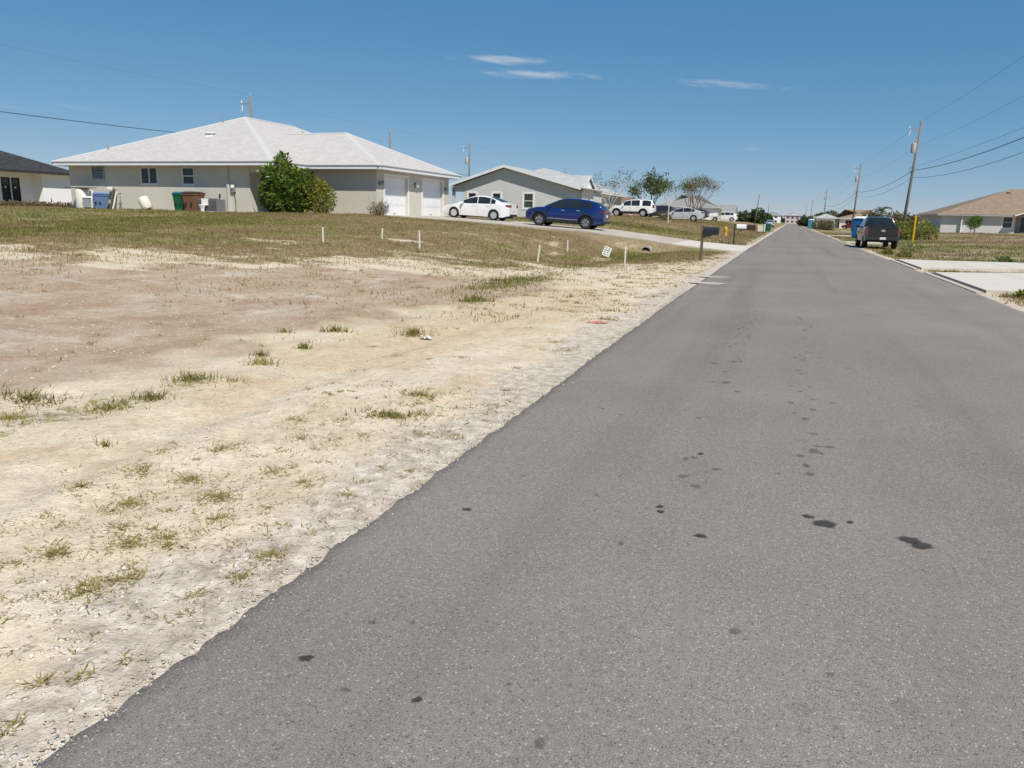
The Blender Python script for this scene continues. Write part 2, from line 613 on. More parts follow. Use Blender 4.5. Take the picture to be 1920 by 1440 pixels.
# pebbles, shell bits and specks
v1 = t.node('ShaderNodeTexVoronoi', feature='F1')
v1.inputs['Scale'].default_value = 34.0
t.put(v1.inputs['Vector'], pos)
peb = t.math('MULTIPLY', t.step(v1.outputs['Distance'], .34, .22), t.step(t.node('ShaderNodeSeparateColor').outputs[0], 0, 1)) if False else t.step(v1.outputs['Distance'], .36, .2)
sepc = t.node('ShaderNodeSeparateColor')
t.put(sepc.inputs[0], v1.outputs['Color'])
pick = t.step(sepc.outputs[0], .80, .86)
dark = t.step(sepc.outputs[0], .16, .10)
soil = t.math('SUBTRACT', 1.0, t.math('MULTIPLY', gfac, .8))
col = t.mix(t.math('MULTIPLY', t.math('MULTIPLY', peb, pick), t.math('MULTIPLY', soil, .7)), col, (.72, .67, .57))
col = t.mix(t.math('MULTIPLY', t.math('MULTIPLY', peb, dark), t.math('MULTIPLY', soil, .55)), col, (.22, .175, .13))
col = t.mix(t.step(nff, .56, .72, 0, .42), col, (.30, .24, .175))
col = t.mix(t.step(nff, .42, .28, 0, .28), col, (.74, .67, .55))
spk = t.noise(28.0, 4, .7, pos)
col = t.mix(t.math('MULTIPLY', t.step(spk, .58, .74, 0, .5), soil), col, (.33, .255, .18))
gr_ = t.math('ADD', 1.0, t.math('ADD', t.math('MULTIPLY', t.math('SUBTRACT', spk, .5), .8), t.math('ADD', t.math('MULTIPLY', t.math('SUBTRACT', nf, .5), .8), t.math('MULTIPLY', t.math('SUBTRACT', nff, .5), .55))))
vm_ = t.node('ShaderNodeVectorMath', operation='SCALE')
t.put(vm_.inputs[0], col)
t.put(vm_.inputs['Scale'], t.math('MINIMUM', t.math('MAXIMUM', gr_, .45), 1.35))
t.put(b.inputs['Base Color'], vm_.outputs[0])
b.inputs['Roughness'].default_value = 0.95
b.inputs['Specular IOR Level'].default_value = 0.1
hh = t.math('ADD', t.math('ADD', t.math('MULTIPLY', nf, .9), t.math('MULTIPLY', nff, .35)), t.math('MULTIPLY', peb, t.math('MULTIPLY', pick, .5)))
t.put(b.inputs['Normal'], t.bump(hh, .75, .035))

ground = np_mesh('ground', gv, gf, gm)
zz = zones(XX.ravel(), YY.ravel())
for k, a in zz.items():
    at = ground.data.attributes.new(k, 'FLOAT', 'POINT')
    at.data.foreach_set('value', a.astype(np.float32))
ground.data.polygons.foreach_set('use_smooth', np.ones(len(gf), dtype=bool))
tag(ground, kind='structure')

# ------------------------------------------------------------------ road
ry = np.concatenate([np.arange(-12, 0, .5), np.arange(0, 12, .025), np.arange(12, 30, .1), np.arange(30, 80, .4), np.arange(80, 240, 3), np.geomspace(245, 3000, 20)])
le, re = left_edge(ry), right_edge(ry)
fr = np.array([0, .004, .02, .08, .2, .35, .5, .65, .8, .92, .98, .996, 1.0])
rx = le[:, None] + (re - le)[:, None] * fr[None]
crown = .05 * (1 - (2 * fr - 1) ** 2)
rzz = np.repeat(crown[None], len(ry), 0).copy()
rzz[:, 0] = -.04
rzz[:, -1] = -.04
rv = np.stack([rx.ravel(), np.repeat(ry, len(fr)), rzz.ravel()], 1)
m_ = len(fr)
ii = np.arange((len(ry) - 1) * m_).reshape(len(ry) - 1, m_)[:, :-1].ravel()
rf = np.stack([ii, ii + 1, ii + m_ + 1, ii + m_], 1)
am = bpy.data.materials.new('weathered_asphalt')
am.use_nodes = True
t = NT(am.node_tree)
b = am.node_tree.nodes['Principled BSDF']
pos = t.node('ShaderNodeNewGeometry').outputs['Position']
n_f = t.noise(210, 2, .6, pos)
n_m = t.noise(48, 3, .6, pos)
n_l = t.noise(.7, 4, .55, pos)
n_ll = t.noise(.16, 3, .5, pos)
sx = t.node('ShaderNodeSeparateXYZ')
t.put(sx.inputs[0], pos)
base = t.ramp(n_l, [(.3, (.220, .192, .164)), (.5, (.242, .213, .185)), (.7, (.260, .230, .198))])
base = t.mix(t.step(n_ll, .45, .62, 0, .7), base, (.202, .182, .167))
base = t.mix(t.step(t.noise(.33, 4, .6, t.mapv(pos, (1, 1, 1), (0, 0, 0), (7.3, 1.7, 0))), .54, .68, 0, .5), base, (.262, .228, .195))
# traffic-worn bands along the road
wear = t.noise(1.0, 3, .5, t.mapv(pos, (1.15, .035, 1)))
base = t.mix(t.step(wear, .5, .70, 0, .5), base, (.158, .142, .134))
base = t.mix(t.step(wear, .46, .3, 0, .4), base, (.262, .236, .208))
sp = t.math('ADD', t.math('MULTIPLY', t.math('SUBTRACT', n_f, .5), 2.1), t.math('MULTIPLY', t.math('SUBTRACT', n_m, .5), .7))
gain = t.math('ADD', 1.0, sp)
gain = t.math('MAXIMUM', gain, .3)
vm = t.node('ShaderNodeVectorMath', operation='SCALE')
t.put(vm.inputs[0], base)
t.put(vm.inputs['Scale'], gain)
colr = vm.outputs[0]
va = t.node('ShaderNodeTexVoronoi', feature='F1')
va.inputs['Scale'].default_value = 95.0
t.put(va.inputs['Vector'], pos)
sc_ = t.node('ShaderNodeSeparateColor')
t.put(sc_.inputs[0], va.outputs['Color'])
chip = t.math('MULTIPLY', t.step(va.outputs['Distance'], .42, .26), t.step(sc_.outputs[0], .84, .88))
colr = t.mix(t.math('MULTIPLY', chip, .75), colr, (.52, .48, .42))
pit = t.math('MULTIPLY', t.step(va.outputs['Distance'], .45, .3), t.step(sc_.outputs[1], .15, .11))
colr = t.mix(t.math('MULTIPLY', pit, .6), colr, (.05, .046, .043))
# drips: small dark spots, denser in the lane centres
vd = t.node('ShaderNodeTexVoronoi', feature='F1')
vd.inputs['Scale'].default_value = 4.2
t.put(vd.inputs['Vector'], t.mapv(pos, (1, .8, 1)))
sd_ = t.node('ShaderNodeSeparateColor')
t.put(sd_.inputs[0], vd.outputs['Color'])
lane = t.math('MAXIMUM', t.step(t.math('ABSOLUTE', t.math('SUBTRACT', sx.outputs[0], .35)), .75, .1), t.step(t.math('ABSOLUTE', t.math('SUBTRACT', sx.outputs[0], -.45)), .45, .05))
drad = t.math('ADD', .05, t.math('MULTIPLY', sd_.outputs[1], .14))
dn = t.math('ADD', vd.outputs['Distance'], t.math('MULTIPLY', t.math('SUBTRACT', t.noise(22, 3, .6, pos), .5), .22))
drip = t.math('MULTIPLY', t.math('LESS_THAN', dn, drad), t.step(t.math('ADD', sd_.outputs[0], t.math('MULTIPLY', lane, .38)), .78, .86))
colr = t.mix(t.math('MULTIPLY', drip, .18), colr, (.075, .066, .06))
b.inputs['Roughness'].default_value = 0.88
b.inputs['Specular IOR Level'].default_value = 0.22
t.put(b.inputs['Base Color'], colr)
t.put(b.inputs['Normal'], t.bump(t.math('ADD', n_f, t.math('MULTIPLY', n_m, .6)), .55, .006))
road = np_mesh('road', rv, rf, am)
road.data.polygons.foreach_set('use_smooth', np.ones(len(rf), dtype=bool))
tag(road, kind='structure')


def road_z(x, y):
    f_ = (x - float(left_edge(y))) / (float(right_edge(y)) - float(left_edge(y)))
    return float(np.interp(f_, fr, crown))


def blotch(cx, cy, ax, ay, rot, seed, n=22, rough=.35):
    r_ = random.Random(seed)
    ph = [r_.random() * 6.28 for _ in range(4)]
    pts = []
    for i in range(n):
        a = 2 * math.pi * i / n
        k = 1 + rough * (.5 * math.sin(2 * a + ph[0]) + .35 * math.sin(3 * a + ph[1]) + .3 * math.sin(5 * a + ph[2]) + .2 * math.sin(8 * a + ph[3]))
        u, v = ax * k * math.cos(a), ay * k * math.sin(a)
        pts.append((cx + u * math.cos(rot) - v * math.sin(rot), cy + u * math.sin(rot) + v * math.cos(rot)))
    return pts


def flat_mark(name, pts, material, parent, lift=.004):
    mbx = MB()
    cx = sum(p[0] for p in pts) / len(pts)
    cy = sum(p[1] for p in pts) / len(pts)
    vs = [(cx, cy, road_z(cx, cy) + lift)] + [(p[0], p[1], road_z(*p) + lift) for p in pts]
    n = len(pts)
    mbx.add(vs, [(0, 1 + i, 1 + (i + 1) % n) for i in range(n)])
    return mbx.build(name, material, parent)


def stain_mat(name, col, opac, rough=.8):
    """soaked spot: opaque in the middle, broken and fading at the rim"""
    m = bpy.data.materials.new(name)
    m.use_nodes = True
    t_ = NT(m.node_tree)
    b_ = m.node_tree.nodes['Principled BSDF']
    p_ = t_.node('ShaderNodeNewGeometry').outputs['Position']
    at_ = t_.node('ShaderNodeAttribute', attribute_name='tint').outputs['Fac']
    n_ = t_.math('ADD', t_.math('MULTIPLY', t_.noise(60, 3, .65, p_), .9), t_.math('MULTIPLY', t_.noise(210, 2, .6, p_), .7))
    al = t_.math('MULTIPLY', t_.step(t_.math('ADD', at_, t_.math('MULTIPLY', t_.math('SUBTRACT', n_, .8), .9)), .08, .95), opac)
    t_.put(b_.inputs['Base Color'], t_.mix(t_.noise(180, 2, .6, p_), tuple(.5 * q for q in col), tuple(1.6 * q for q in col)))
    b_.inputs['Roughness'].default_value = rough
    t_.put(b_.inputs['Alpha'], al)
    return m


m_oil = stain_mat('oil_stain', (.055, .046, .036), .93, .6)
m_oil2 = stain_mat('faded_stain', (.085, .072, .062), .38)


def soft_mark(x, y, ax, ay, rot, seed, mm):
    outer = blotch(x, y, ax, ay, rot, seed, n=14, rough=.28)
    inner = [(x + (p[0] - x) * .6, y + (p[1] - y) * .6) for p in outer]
    n = len(outer)
    V_ = [(x, y, road_z(x, y) + .004)] + [(p[0], p[1], road_z(*p) + .004) for p in inner] + [(p[0], p[1], road_z(*p) + .004) for p in outer]
    F_ = [(0, 1 + i, 1 + (i + 1) % n) for i in range(n)]
    for i in range(n):
        j = (i + 1) % n
        F_ += [(1 + i, 1 + n + i, 1 + n + j), (1 + i, 1 + n + j, 1 + j)]
    return np_mesh('stain', V_, F_, mm, road, [1.0] + [.75] * n + [0.0] * n)


STAINS = [(.30, 3.83, .062, .07, -.3, 0), (.225, 3.90, .04, .028, .1, 0), (.67, 3.77, .055, .06, -.55, 0), (.715, 3.72, .06, .05, .2, 0), (.42, 3.90, .022, .022, 0, 0),
          (-.50, 3.77, .026, .026, 0, 0), (-.485, 3.70, .028, .022, -.2, 0), (-1.43, 3.39, .028, .028, 0, 0), (-1.41, 1.95, .03, .026, .2, 0), (-.26, 3.46, .035, .03, 0, 0), (-.95, 1.87, .02, .02, 0, 0),
          (-.05, 2.63, .03, .03, 0, 1), (-.36, 4.15, .04, .04, 0, 1), (-.45, 4.3, .04, .04, 0, 1), (.29, 5.1, .05, .06, 0, 1), (-.28, 4.5, .035, .035, 0, 1), (.2, 1.75, .05, .05, 0, 1)]
sr = random.Random(77)
for k in range(46):
    STAINS.append((.30 + sr.gauss(0, .07), 4.4 + 9.5 * sr.random(), sr.uniform(.018, .045), sr.uniform(.025, .06), 0, 1))
for k in range(40):
    STAINS.append((-.42 + sr.gauss(0, .10), 4.6 + 9 * sr.random(), sr.uniform(.018, .045), sr.uniform(.025, .06), 0, 1 if sr.random() < .9 else 0))
for k in range(50):
    STAINS.append((sr.uniform(-1.4, 3.6), 1.8 + 14 * sr.random() ** 1.5, sr.uniform(.012, .03), sr.uniform(.012, .03), 0, 1 if sr.random() < .95 else 0))
for i, (x, y, ax, ay, rot, q) in enumerate(STAINS):
    soft_mark(x, y, ax, ay, rot, 100 + i, m_oil2 if q else m_oil)
m_sandfilm = mat('washed_sand', (.50, .44, .36), .95, .2, 6)
flat_mark('sand_wash', [(-2.2, 18.9), (-1.78, 18.7), (-1.45, 18.55), (-1.28, 18.95), (-1.55, 19.15), (-1.8, 19.2), (-2.2, 19.5)][::-1], m_sandfilm, road, .005)
flat_mark('sand_wash', [(-2.2, 21.1), (-1.8, 20.95), (-1.45, 21.0), (-1.35, 21.25), (-1.7, 21.4), (-2.2, 21.45)][::-1], m_sandfilm, road, .005)

# ------------------------------------------------------------------ driveways
m_conc = bpy.data.materials.new('driveway_concrete')
m_conc.use_nodes = True
t = NT(m_conc.node_tree)
b = m_conc.node_tree.nodes['Principled BSDF']
pos = t.node('ShaderNodeNewGeometry').outputs['Position']
cc = t.ramp(t.noise(.9, 6, .62, pos), [(.3, (.40, .35, .29)), (.55, (.48, .43, .365)), (.75, (.54, .49, .425))])
cc = t.mix(t.step(t.noise(40, 3, .6, pos), .55, .75, 0, .25), cc, (.36, .33, .29))
t.put(b.inputs['Base Color'], cc)
b.inputs['Roughness'].default_value = .9
b.inputs['Specular IOR Level'].default_value = .15
t.put(b.inputs['Normal'], t.bump(t.noise(90, 3, .6, pos), .3, .01))
m_conc_new = mat('apron_concrete', (.60, .55, .48), .9, .08, 1.5, .15, bump=.2, bscale=80)
m_joint = mat('joint_dark', (.10, .085, .07), .9, .2, 5)  # dark colour of the driveway joint line itself


def slab(name, mm, parent, xa, xb, ya0, ya1, yb0, yb1, zf, th=.12, n=8):
    """strip of paving between x=xa and x=xb; y range changes linearly from (ya0,ya1) to (yb0,yb1)"""
    mbx = MB()
    for i in range(n):
        q = []
        for f_ in (i / n, (i + 1) / n):
            x = xa + (xb - xa) * f_
            y0 = ya0 + (yb0 - ya0) * f_
            y1 = ya1 + (yb1 - ya1) * f_
            q.append((x, y0, y1, zf(x)))
        (x0, y00, y01, z0), (x1, y10, y11, z1) = q
        mbx.hexa([(x0, y00, z0 - th), (x1, y10, z1 - th), (x1, y11, z1 - th), (x0, y01, z0 - th)], [(x0, y00, z0), (x1, y10, z1), (x1, y11, z1), (x0, y01, z0)])
    return mbx.build(name, mm, parent)


def dzf(x):
    return float(np.interp(x, DX, DZ)) + .01


drive = thing('driveway', None, None, (-12, 43.6, .8))
drive['kind'] = 'structure'
o_ = (-12, 43.6, .8)
segs = [(-21.52, -17.5), (-17.48, -13.4), (-13.38, -9.5), (-9.48, -5.6)]
for (a_, b_) in segs:
    for (y0, y1) in ((38.3, 42.85), (42.87, 47.3)):
        s_ = slab('slab', m_conc, drive, a_, b_, y0 + (1.2 if y0 < 40 and a_ > -18 else 0), y1, y0 + (1.2 if y0 < 40 and b_ > -17.6 else 0), y1, dzf, n=4)
        s_.location = (12, -43.6, -.8)
s_ = slab('apron', m_conc_new, drive, -5.58, -2.06, 39.5, 47.3, 39.2, 48.2, dzf, n=6)
s_.location = (12, -43.6, -.8)

# right-hand driveways of the house opposite, with the open joint at the road edge
def rzf(x):
    return .055 + .012 * max(0, x - 5) + max(0, x - 10) * .03


for k, (y0, y1, y0b, y1b) in enumerate([(20.3, 27.2, 20.2, 29.2), (29.7, 36.2, 31.2, 36.0)]):
    d_ = thing('driveway', None, None, (6, y0, 0))
    d_['kind'] = 'structure'
    o1 = slab('slab', m_conc_new, d_, 4.42, 9.2, y0, y1, y0b, y1b, rzf, n=4)
    o1.location = (-6, -y0, 0)
    o2 = slab('slab', m_conc, d_, 9.22, 16, y0b, y1b, y0b, y1b, rzf, n=4)
    o2.location = (-6, -y0, 0)
    o3 = slab('joint', m_joint, d_, 4.33, 4.415, y0 - .05, y1 + .05, y0 - .05, y1 + .05, lambda x: .03, n=1)
    o3.location = (-6, -y0, 0)
    o4 = slab('kerb_strip', m_sandfilm, d_, 4.16, 4.325, y0 - .3, y1 + .3, y0 - .3, y1 + .3, lambda x: .02, n=1)
    o4.location = (-6, -y0, 0)
far_d = slab('driveway', m_conc_new, None, 4.3, 7.6, 66, 70, 66, 70, lambda x: .03 + max(0, x - 6) * .015, n=4)
tag(far_d, kind='structure')
far_d2 = slab('driveway', m_conc_new, None, 4.3, 9, 99, 103, 99, 103, lambda x: .03 + max(0, x - 6) * .02, n=4)
tag(far_d2, kind='structure')
# ------------------------------------------------------------------ grass, weeds, pebbles (nobody could count them)
m_grass = leaf_mat('dry_grass_blades', (.31, .228, .108), (.18, .152, .044), (.115, .132, .022), .7, .2)


def blades(px, py, h0, h1, w, tintf, lean=.6):
    n = len(px)
    z = gz(px, py) + micro(px, py) - .006
    a = nrng.random(n) * 2 * np.pi
    hh_ = h0 + (h1 - h0) * nrng.random(n) ** 1.6
    la = nrng.random(n) * 2 * np.pi
    ll = hh_ * lean * nrng.random(n)
    ca, sa = np.cos(a) * w * .5, np.sin(a) * w * .5
    base = np.stack([px, py, z], 1)
    p0 = base + np.stack([-ca, -sa, 0 * z], 1)
    p1 = base + np.stack([ca, sa, 0 * z], 1)
    p2 = base + np.stack([np.cos(la) * ll, np.sin(la) * ll, hh_], 1)
    vs = np.stack([p0, p1, p2], 1).reshape(-1, 3)
    fs = np.arange(3 * n).reshape(n, 3)
    tn = np.repeat(np.clip(tintf, 0, 1), 3)
    return vs, fs, tn


def grass_field(name, label, xr, yr, n, hs, w, keep_pow=1.5, drop=None):
    px = nrng.uniform(*xr, n)
    py = nrng.uniform(yr[0] ** .5, yr[1] ** .5, n) ** 2 if yr[0] > 0 else nrng.uniform(*yr, n)
    zn = zones(px, py)
    k = nrng.random(n) < zn['grass'] ** keep_pow
    inroad = (px > left_edge(py) - .05) & (px < right_edge(py) + .05)
    k &= ~inroad
    k &= ~((px > -22) & (px < -1) & (py > 38.0) & (py < 48.3))
    k &= ~((px > -41) & (px < -27) & (py > 34.8) & (py < 55))
    k &= ~((px > -28) & (px < -21) & (py > 37.7) & (py < 48))
    k &= ~((px > 4) & (px < 16.2) & (((py > 19.9) & (py < 27.3 + .4 * (px - 4.4))) | ((py > 29.4 + .3 * (px - 4.4)) & (py < 36.5))))
    px, py = px[k], py[k]
    tn = zones(px, py)['green'] * 1.05 + nrng.normal(0, .2, len(px))
    v_, f_, t_ = blades(px, py, hs[0], hs[1], w, tn)
    return tag(np_mesh(name, v_, f_, m_grass, tint=t_), label, 'grass', kind='stuff')


grass_field('dry_grass', 'short patchy dry grass on the empty lot in front of the grey houses', (-26, -2.2), (10, 40), 170000, (.03, .10), .022, .85)
grass_field('dry_grass', 'thin brown and green grass around the far left houses', (-62, -20), (9, 44), 70000, (.04, .12), .035, .85)
grass_field('dry_grass', 'grass verge beyond the driveway left of the road', (-24, -2.2), (48, 130), 60000, (.05, .16), .05)
grass_field('dry_grass', 'dry grass verge right of the road', (4.2, 26), (14, 130), 90000, (.04, .15), .035, .6)


def clump_xy(cx, cy, r, n, ry_=None):
    a = nrng.random(n) * 2 * np.pi
    q = np.abs(nrng.normal(0, .5, n)) * r
    return cx + np.cos(a) * q, cy + np.sin(a) * q * ((ry_ or r) / r)


def weed_mesh(name, spots, mm=None, label=None, cat=None, group=None, kind=None):
    V, F, T = [], [], []
    nb = 0
    for (cx, cy, rx_, ry_, n, h0, h1, w, g0, lean) in spots:
        px, py = clump_xy(cx, cy, rx_, n, ry_)
        v_, f_, t_ = blades(px, py, h0, h1, w, g0 + nrng.normal(0, .22, n), lean)
        V.append(v_)
        F.append(f_ + nb)
        T.append(t_)
        nb += len(v_)
    V, F, T = np.concatenate(V), np.concatenate(F), np.concatenate(T)
    if kind is None:
        # one rooted plant: every blade grows from a common root just under the soil
        root = V.mean(0)
        root[2] = V[:, 2].min() - .05
        tri = np.stack([F[:, 0], F[:, 1], np.full(len(F), len(V))], 1)
        V = np.concatenate([V, root[None]])
        F = np.concatenate([F, tri])
        T = np.append(T, .3)
    o = np_mesh(name, V, F, mm or m_grass, tint=T)
    return tag(o, label, cat, group, kind)


sp = []
for (cx, cy, rr, n) in [(-2.53, 2.06, .16, 160), (-2.45, 2.2, .12, 90), (-2.73, 2.47, .18, 150), (-2.6, 2.58, .12, 80), (-2.77, 3.11, .16, 170), (-3.11, 3.29, .17, 150), (-3.12, 2.84, .2, 150),
                        (-3.4, 3.22, .15, 80), (-2.94, 2.26, .12, 110), (-3.33, 3.82, .2, 130), (-2.06, 2.62, .09, 60), (-2.04, 2.38, .09, 60), (-2.1, 2.2, .06, 30), (-2.9, 2.6, .14, 70),
                        (-3.2, 2.5, .12, 50), (-3.05, 2.05, .1, 40), (-2.55, 2.85, .14, 60), (-3.5, 2.9, .12, 40), (-2.8, 3.6, .14, 60), (-3.6, 3.6, .1, 30), (-3.0, 4.2, .14, 50), (-2.5, 3.5, .16, 60),
                        (-2.05, 1.62, .05, 25), (-2.15, 1.55, .04, 20), (-2.03, 1.35, .05, 25), (-2.0, 1.75, .05, 20), (-3.3, 4.6, .12, 30), (-2.25, 6.2, .12, 50), (-2.3, 8.4, .25, 90), (-2.6, 8.9, .2, 70),
                        (-3.5, 5.3, .1, 30), (-4.0, 6.44, .14, 40), (-3.9, 7.2, .14, 30), (-4.4, 7.6, .1, 30), (-3.2, 7.4, .1, 25), (-2.5, 5.1, .2, 60), (-2.3, 4.6, .15, 40)]:
    sp.append((cx, cy, rr * 1.15, rr * 1.2, int(n * 3.6), .006, .028, .010, .42, 3.6))
for _ in range(330):
    y = nrng.uniform(1.2, 24) if _ < 110 else nrng.uniform(1.5, 6)
    x = -2.0 - abs(nrng.normal(0, 1)) * (1.6 if _ < 110 else .8)
    sp.append((x, y, nrng.uniform(.03, .16), nrng.uniform(.03, .16), int(nrng.uniform(8, 40)), .006, .03, .009 + .0008 * y, nrng.uniform(.0, .7), 3.2))
for _ in range(420):
    y = nrng.uniform(11, 34)
    x = -2.3 - nrng.random() * nrng.uniform(1, 9)
    sp.append((x, y, nrng.uniform(.08, .5), nrng.uniform(.04, .14), int(nrng.uniform(10, 40)), .01, .06, .008 + .0009 * y, nrng.uniform(-.3, .4), 2.0))
for _ in range(200):
    x = nrng.uniform(-14, -4.6)
    y = nrng.uniform(4, 17)
    sp.append((x, y, nrng.uniform(.05, .25), nrng.uniform(.05, .2), int(nrng.uniform(6, 24)), .01, .07, .008 + .0009 * y, nrng.uniform(-.2, .4), 1.5))
for k in range(60):
    q = nrng.random()
    sp.append((4.7 + 8 * q, 28.45 + 2.2 * q + nrng.normal(0, .2), .35, .3, 40, .05, .16, .03, nrng.uniform(.4, 1.0), .9))
    sp.append((nrng.uniform(4.6, 8), nrng.uniform(15, 19.8), .35, .3, 40, .03, .13, .02, nrng.uniform(.1, .9), 1.0))
    sp.append((nrng.uniform(6, 14), nrng.uniform(36.7, 39.5), .4, .3, 40, .05, .2, .03, nrng.uniform(.4, 1.0), .9))
LX, LY = -nrng.uniform(3, 30, 520), nrng.uniform(12.5, 36, 520)
LG = zones(LX, LY)['grass']
for x, y, g_ in zip(LX, LY, LG):
    if g_ < .35:
        continue
    sp.append((x, y, nrng.uniform(.1, .6), nrng.uniform(.08, .3), int(nrng.uniform(15, 60)), .03, .13, .02, nrng.uniform(.1, 1.0), 1.2))
m_weed = leaf_mat('creeping_weed_blades', (.40, .31, .15), (.27, .235, .07), (.165, .185, .035), .7, .25)
weed_mesh('sparse_weeds', sp, m_weed, 'sparse creeping weeds scattered over the sand and dirt', 'weeds', None, 'stuff')

WEEDS = [('green weed clump at the left edge of the sand strip', [(-5.6, 4.25, .42, .3, 420, .015, .09, .010, .7, 1.7), (-5.15, 3.75, .35, .22, 260, .015, .08, .010, .55, 1.7)]),
         ('long low weed clump between the sand and the pinkish dirt', [(-4.78, 4.25, .28, .28, 330, .015, .09, .010, .65, 1.7), (-4.76, 4.65, .2, .22, 230, .015, .10, .010, .7, 1.6)]),
         ('leafy weed clump at the rim of the pinkish dirt', [(-4.95, 5.3, .26, .24, 340, .015, .11, .011, .7, 1.5), (-4.6, 5.45, .2, .15, 80, .02, .08, .012, .3, 1.2)]),
         ('small twin weed clump further along the rim of the dirt', [(-4.96, 6.3, .17, .17, 150, .02, .11, .014, .6, 1.1), (-5.2, 6.6, .14, .14, 80, .02, .1, .014, .4, 1.1)]),
         ('bright green little weed tuft in open sand', [(-5.03, 7.15, .1, .1, 110, .02, .1, .014, .95, .9)]),
         ('spreading weed beside the white litter', [(-4.39, 8.6, .28, .2, 230, .02, .16, .016, .45, 1.2)]),
         ('dark weed tuft row near the middle of the lot', [(-5.45, 8.45, .3, .15, 170, .02, .13, .016, .6, 1.0), (-5.9, 8.0, .15, .12, 80, .02, .1, .016, .5, 1.0)]),
         ('dense green weed patch at the end of the sand', [(-5.2, 12.6, .35, .3, 300, .02, .2, .02, .95, .9)]),
         ('flat yellow-green mat of grass in the sand', [(-2.72, 4.95, .32, .14, 420, .012, .06, .013, .62, 1.8)]),
         ('smaller flat grass mat behind the yellow-green one', [(-2.79, 5.6, .2, .12, 220, .012, .06, .013, .6, 1.8)]),
         ('wiry dark sprout alone on pale sand', [(-4.05, 3.55, .07, .06, 45, .02, .09, .010, .7, 1.4)])]
for lab, spots in WEEDS:
    weed_mesh('weed_clump', spots, m_weed, lab, 'weed', 'weed clumps on the empty lot')

# loose pebbles and shell rubble
def pebbles(n, xr, yr, smin, smax, density=None):
    px = nrng.uniform(*xr, n)
    py = nrng.uniform(*yr, n)
    k = px < left_edge(py) - .01
    if density is not None:
        k &= nrng.random(n) < density(px, py)
    px, py = px[k], py[k]
    n = len(px)
    z = gz(px, py) + micro(px, py)
    s_ = smin + (smax - smin) * nrng.random(n) ** 4
    octv = np.array([(1, 0, 0), (0, .7, 0), (-1, 0, 0), (0, -.7, 0), (0, 0, .38), (0, 0, -.4)], float)
    octf = np.array([(0, 1, 4), (1, 2, 4), (2, 3, 4), (3, 0, 4), (1, 0, 5), (2, 1, 5), (3, 2, 5), (0, 3, 5)])
    v_ = np.repeat(octv[None], n, 0) * (s_[:, None, None] * nrng.uniform(.55, 1.25, (n, 6, 1)))
    a = nrng.random(n) * 6.28
    c, s2 = np.cos(a)[:, None], np.sin(a)[:, None]
    v_ = np.stack([v_[:, :, 0] * c - v_[:, :, 1] * s2, v_[:, :, 0] * s2 + v_[:, :, 1] * c, v_[:, :, 2]], 2)
    v_ += np.stack([px, py, z], 1)[:, None, :]
    f_ = (octf[None] + 6 * np.arange(n)[:, None, None]).reshape(-1, 3)
    return v_.reshape(-1, 3), f_, np.repeat(nrng.random(n), 6)


m_peb = leaf_mat('limerock_pebbles', (.34, .28, .21), (.58, .51, .40), (.70, .65, .56), .9, 0.0)
P1 = pebbles(15000, (-4.6, -1.8), (1.0, 6.5), .003, .018, lambda x, y: .25 + .75 * blob(x, y, -2.35, 1.75, .5, .6) + .4 * blob(x, y, -2.0, 4, .35, 4))
P2 = pebbles(9000, (-13, -1.8), (4, 22), .006, .022, lambda x, y: .3 + .6 * (x > -3.2))
P4 = pebbles(26000, (-15, -2.2), (4, 17), .006, .03, lambda x, y: .25 + .75 * zones(x, y)['dirt'])
P5 = pebbles(9000, (-8, -2.2), (9, 34), .008, .035, lambda x, y: .25 + .5 * (x > -4))
P3 = pebbles(900, (-2.9, -1.9), (1.2, 2.4), .006, .026, lambda x, y: blob(x, y, -2.5, 1.75, .35, .4))
ne = 2600
ey = 1.0 + 16 * nrng.random(ne) ** 1.6
ex = left_edge(ey) + nrng.normal(0, .05, ne) * (.3 + 1.4 * vnoise(ey * 3, ey * 0, 33)) - .02
es = .002 + .009 * nrng.random(ne) ** 4 + .0003 * ey
ov = np.array([(1, 0, 0), (0, .7, 0), (-1, 0, 0), (0, -.7, 0), (0, 0, .5), (0, 0, -.4)], float)
of_ = np.array([(0, 1, 4), (1, 2, 4), (2, 3, 4), (3, 0, 4), (1, 0, 5), (2, 1, 5), (3, 2, 5), (0, 3, 5)])
ez = np.where(ex > left_edge(ey), .001 + .02 * np.clip(ex - left_edge(ey), 0, .2), -.008)
ev = (np.repeat(ov[None], ne, 0) * (es[:, None, None] * nrng.uniform(.5, 1.3, (ne, 6, 1))) + np.stack([ex, ey, ez], 1)[:, None, :]).reshape(-1, 3)
P6 = (ev, (of_[None] + 6 * np.arange(ne)[:, None, None]).reshape(-1, 3), np.repeat(nrng.random(ne), 6))
PS = [P1, P2, P3, P4, P5, P6]
V = np.concatenate([p[0] for p in PS])
F = np.concatenate([p[1] + sum(len(q[0]) for q in PS[:i]) for i, p in enumerate(PS)])
tag(np_mesh('gravel', V, F, m_peb, tint=np.concatenate([P1[2], P2[2], P3[2], P4[2] * .8, P5[2] * .7, P6[2]])), 'loose limerock pebbles and shell bits on the sand shoulder', 'gravel', kind='stuff')

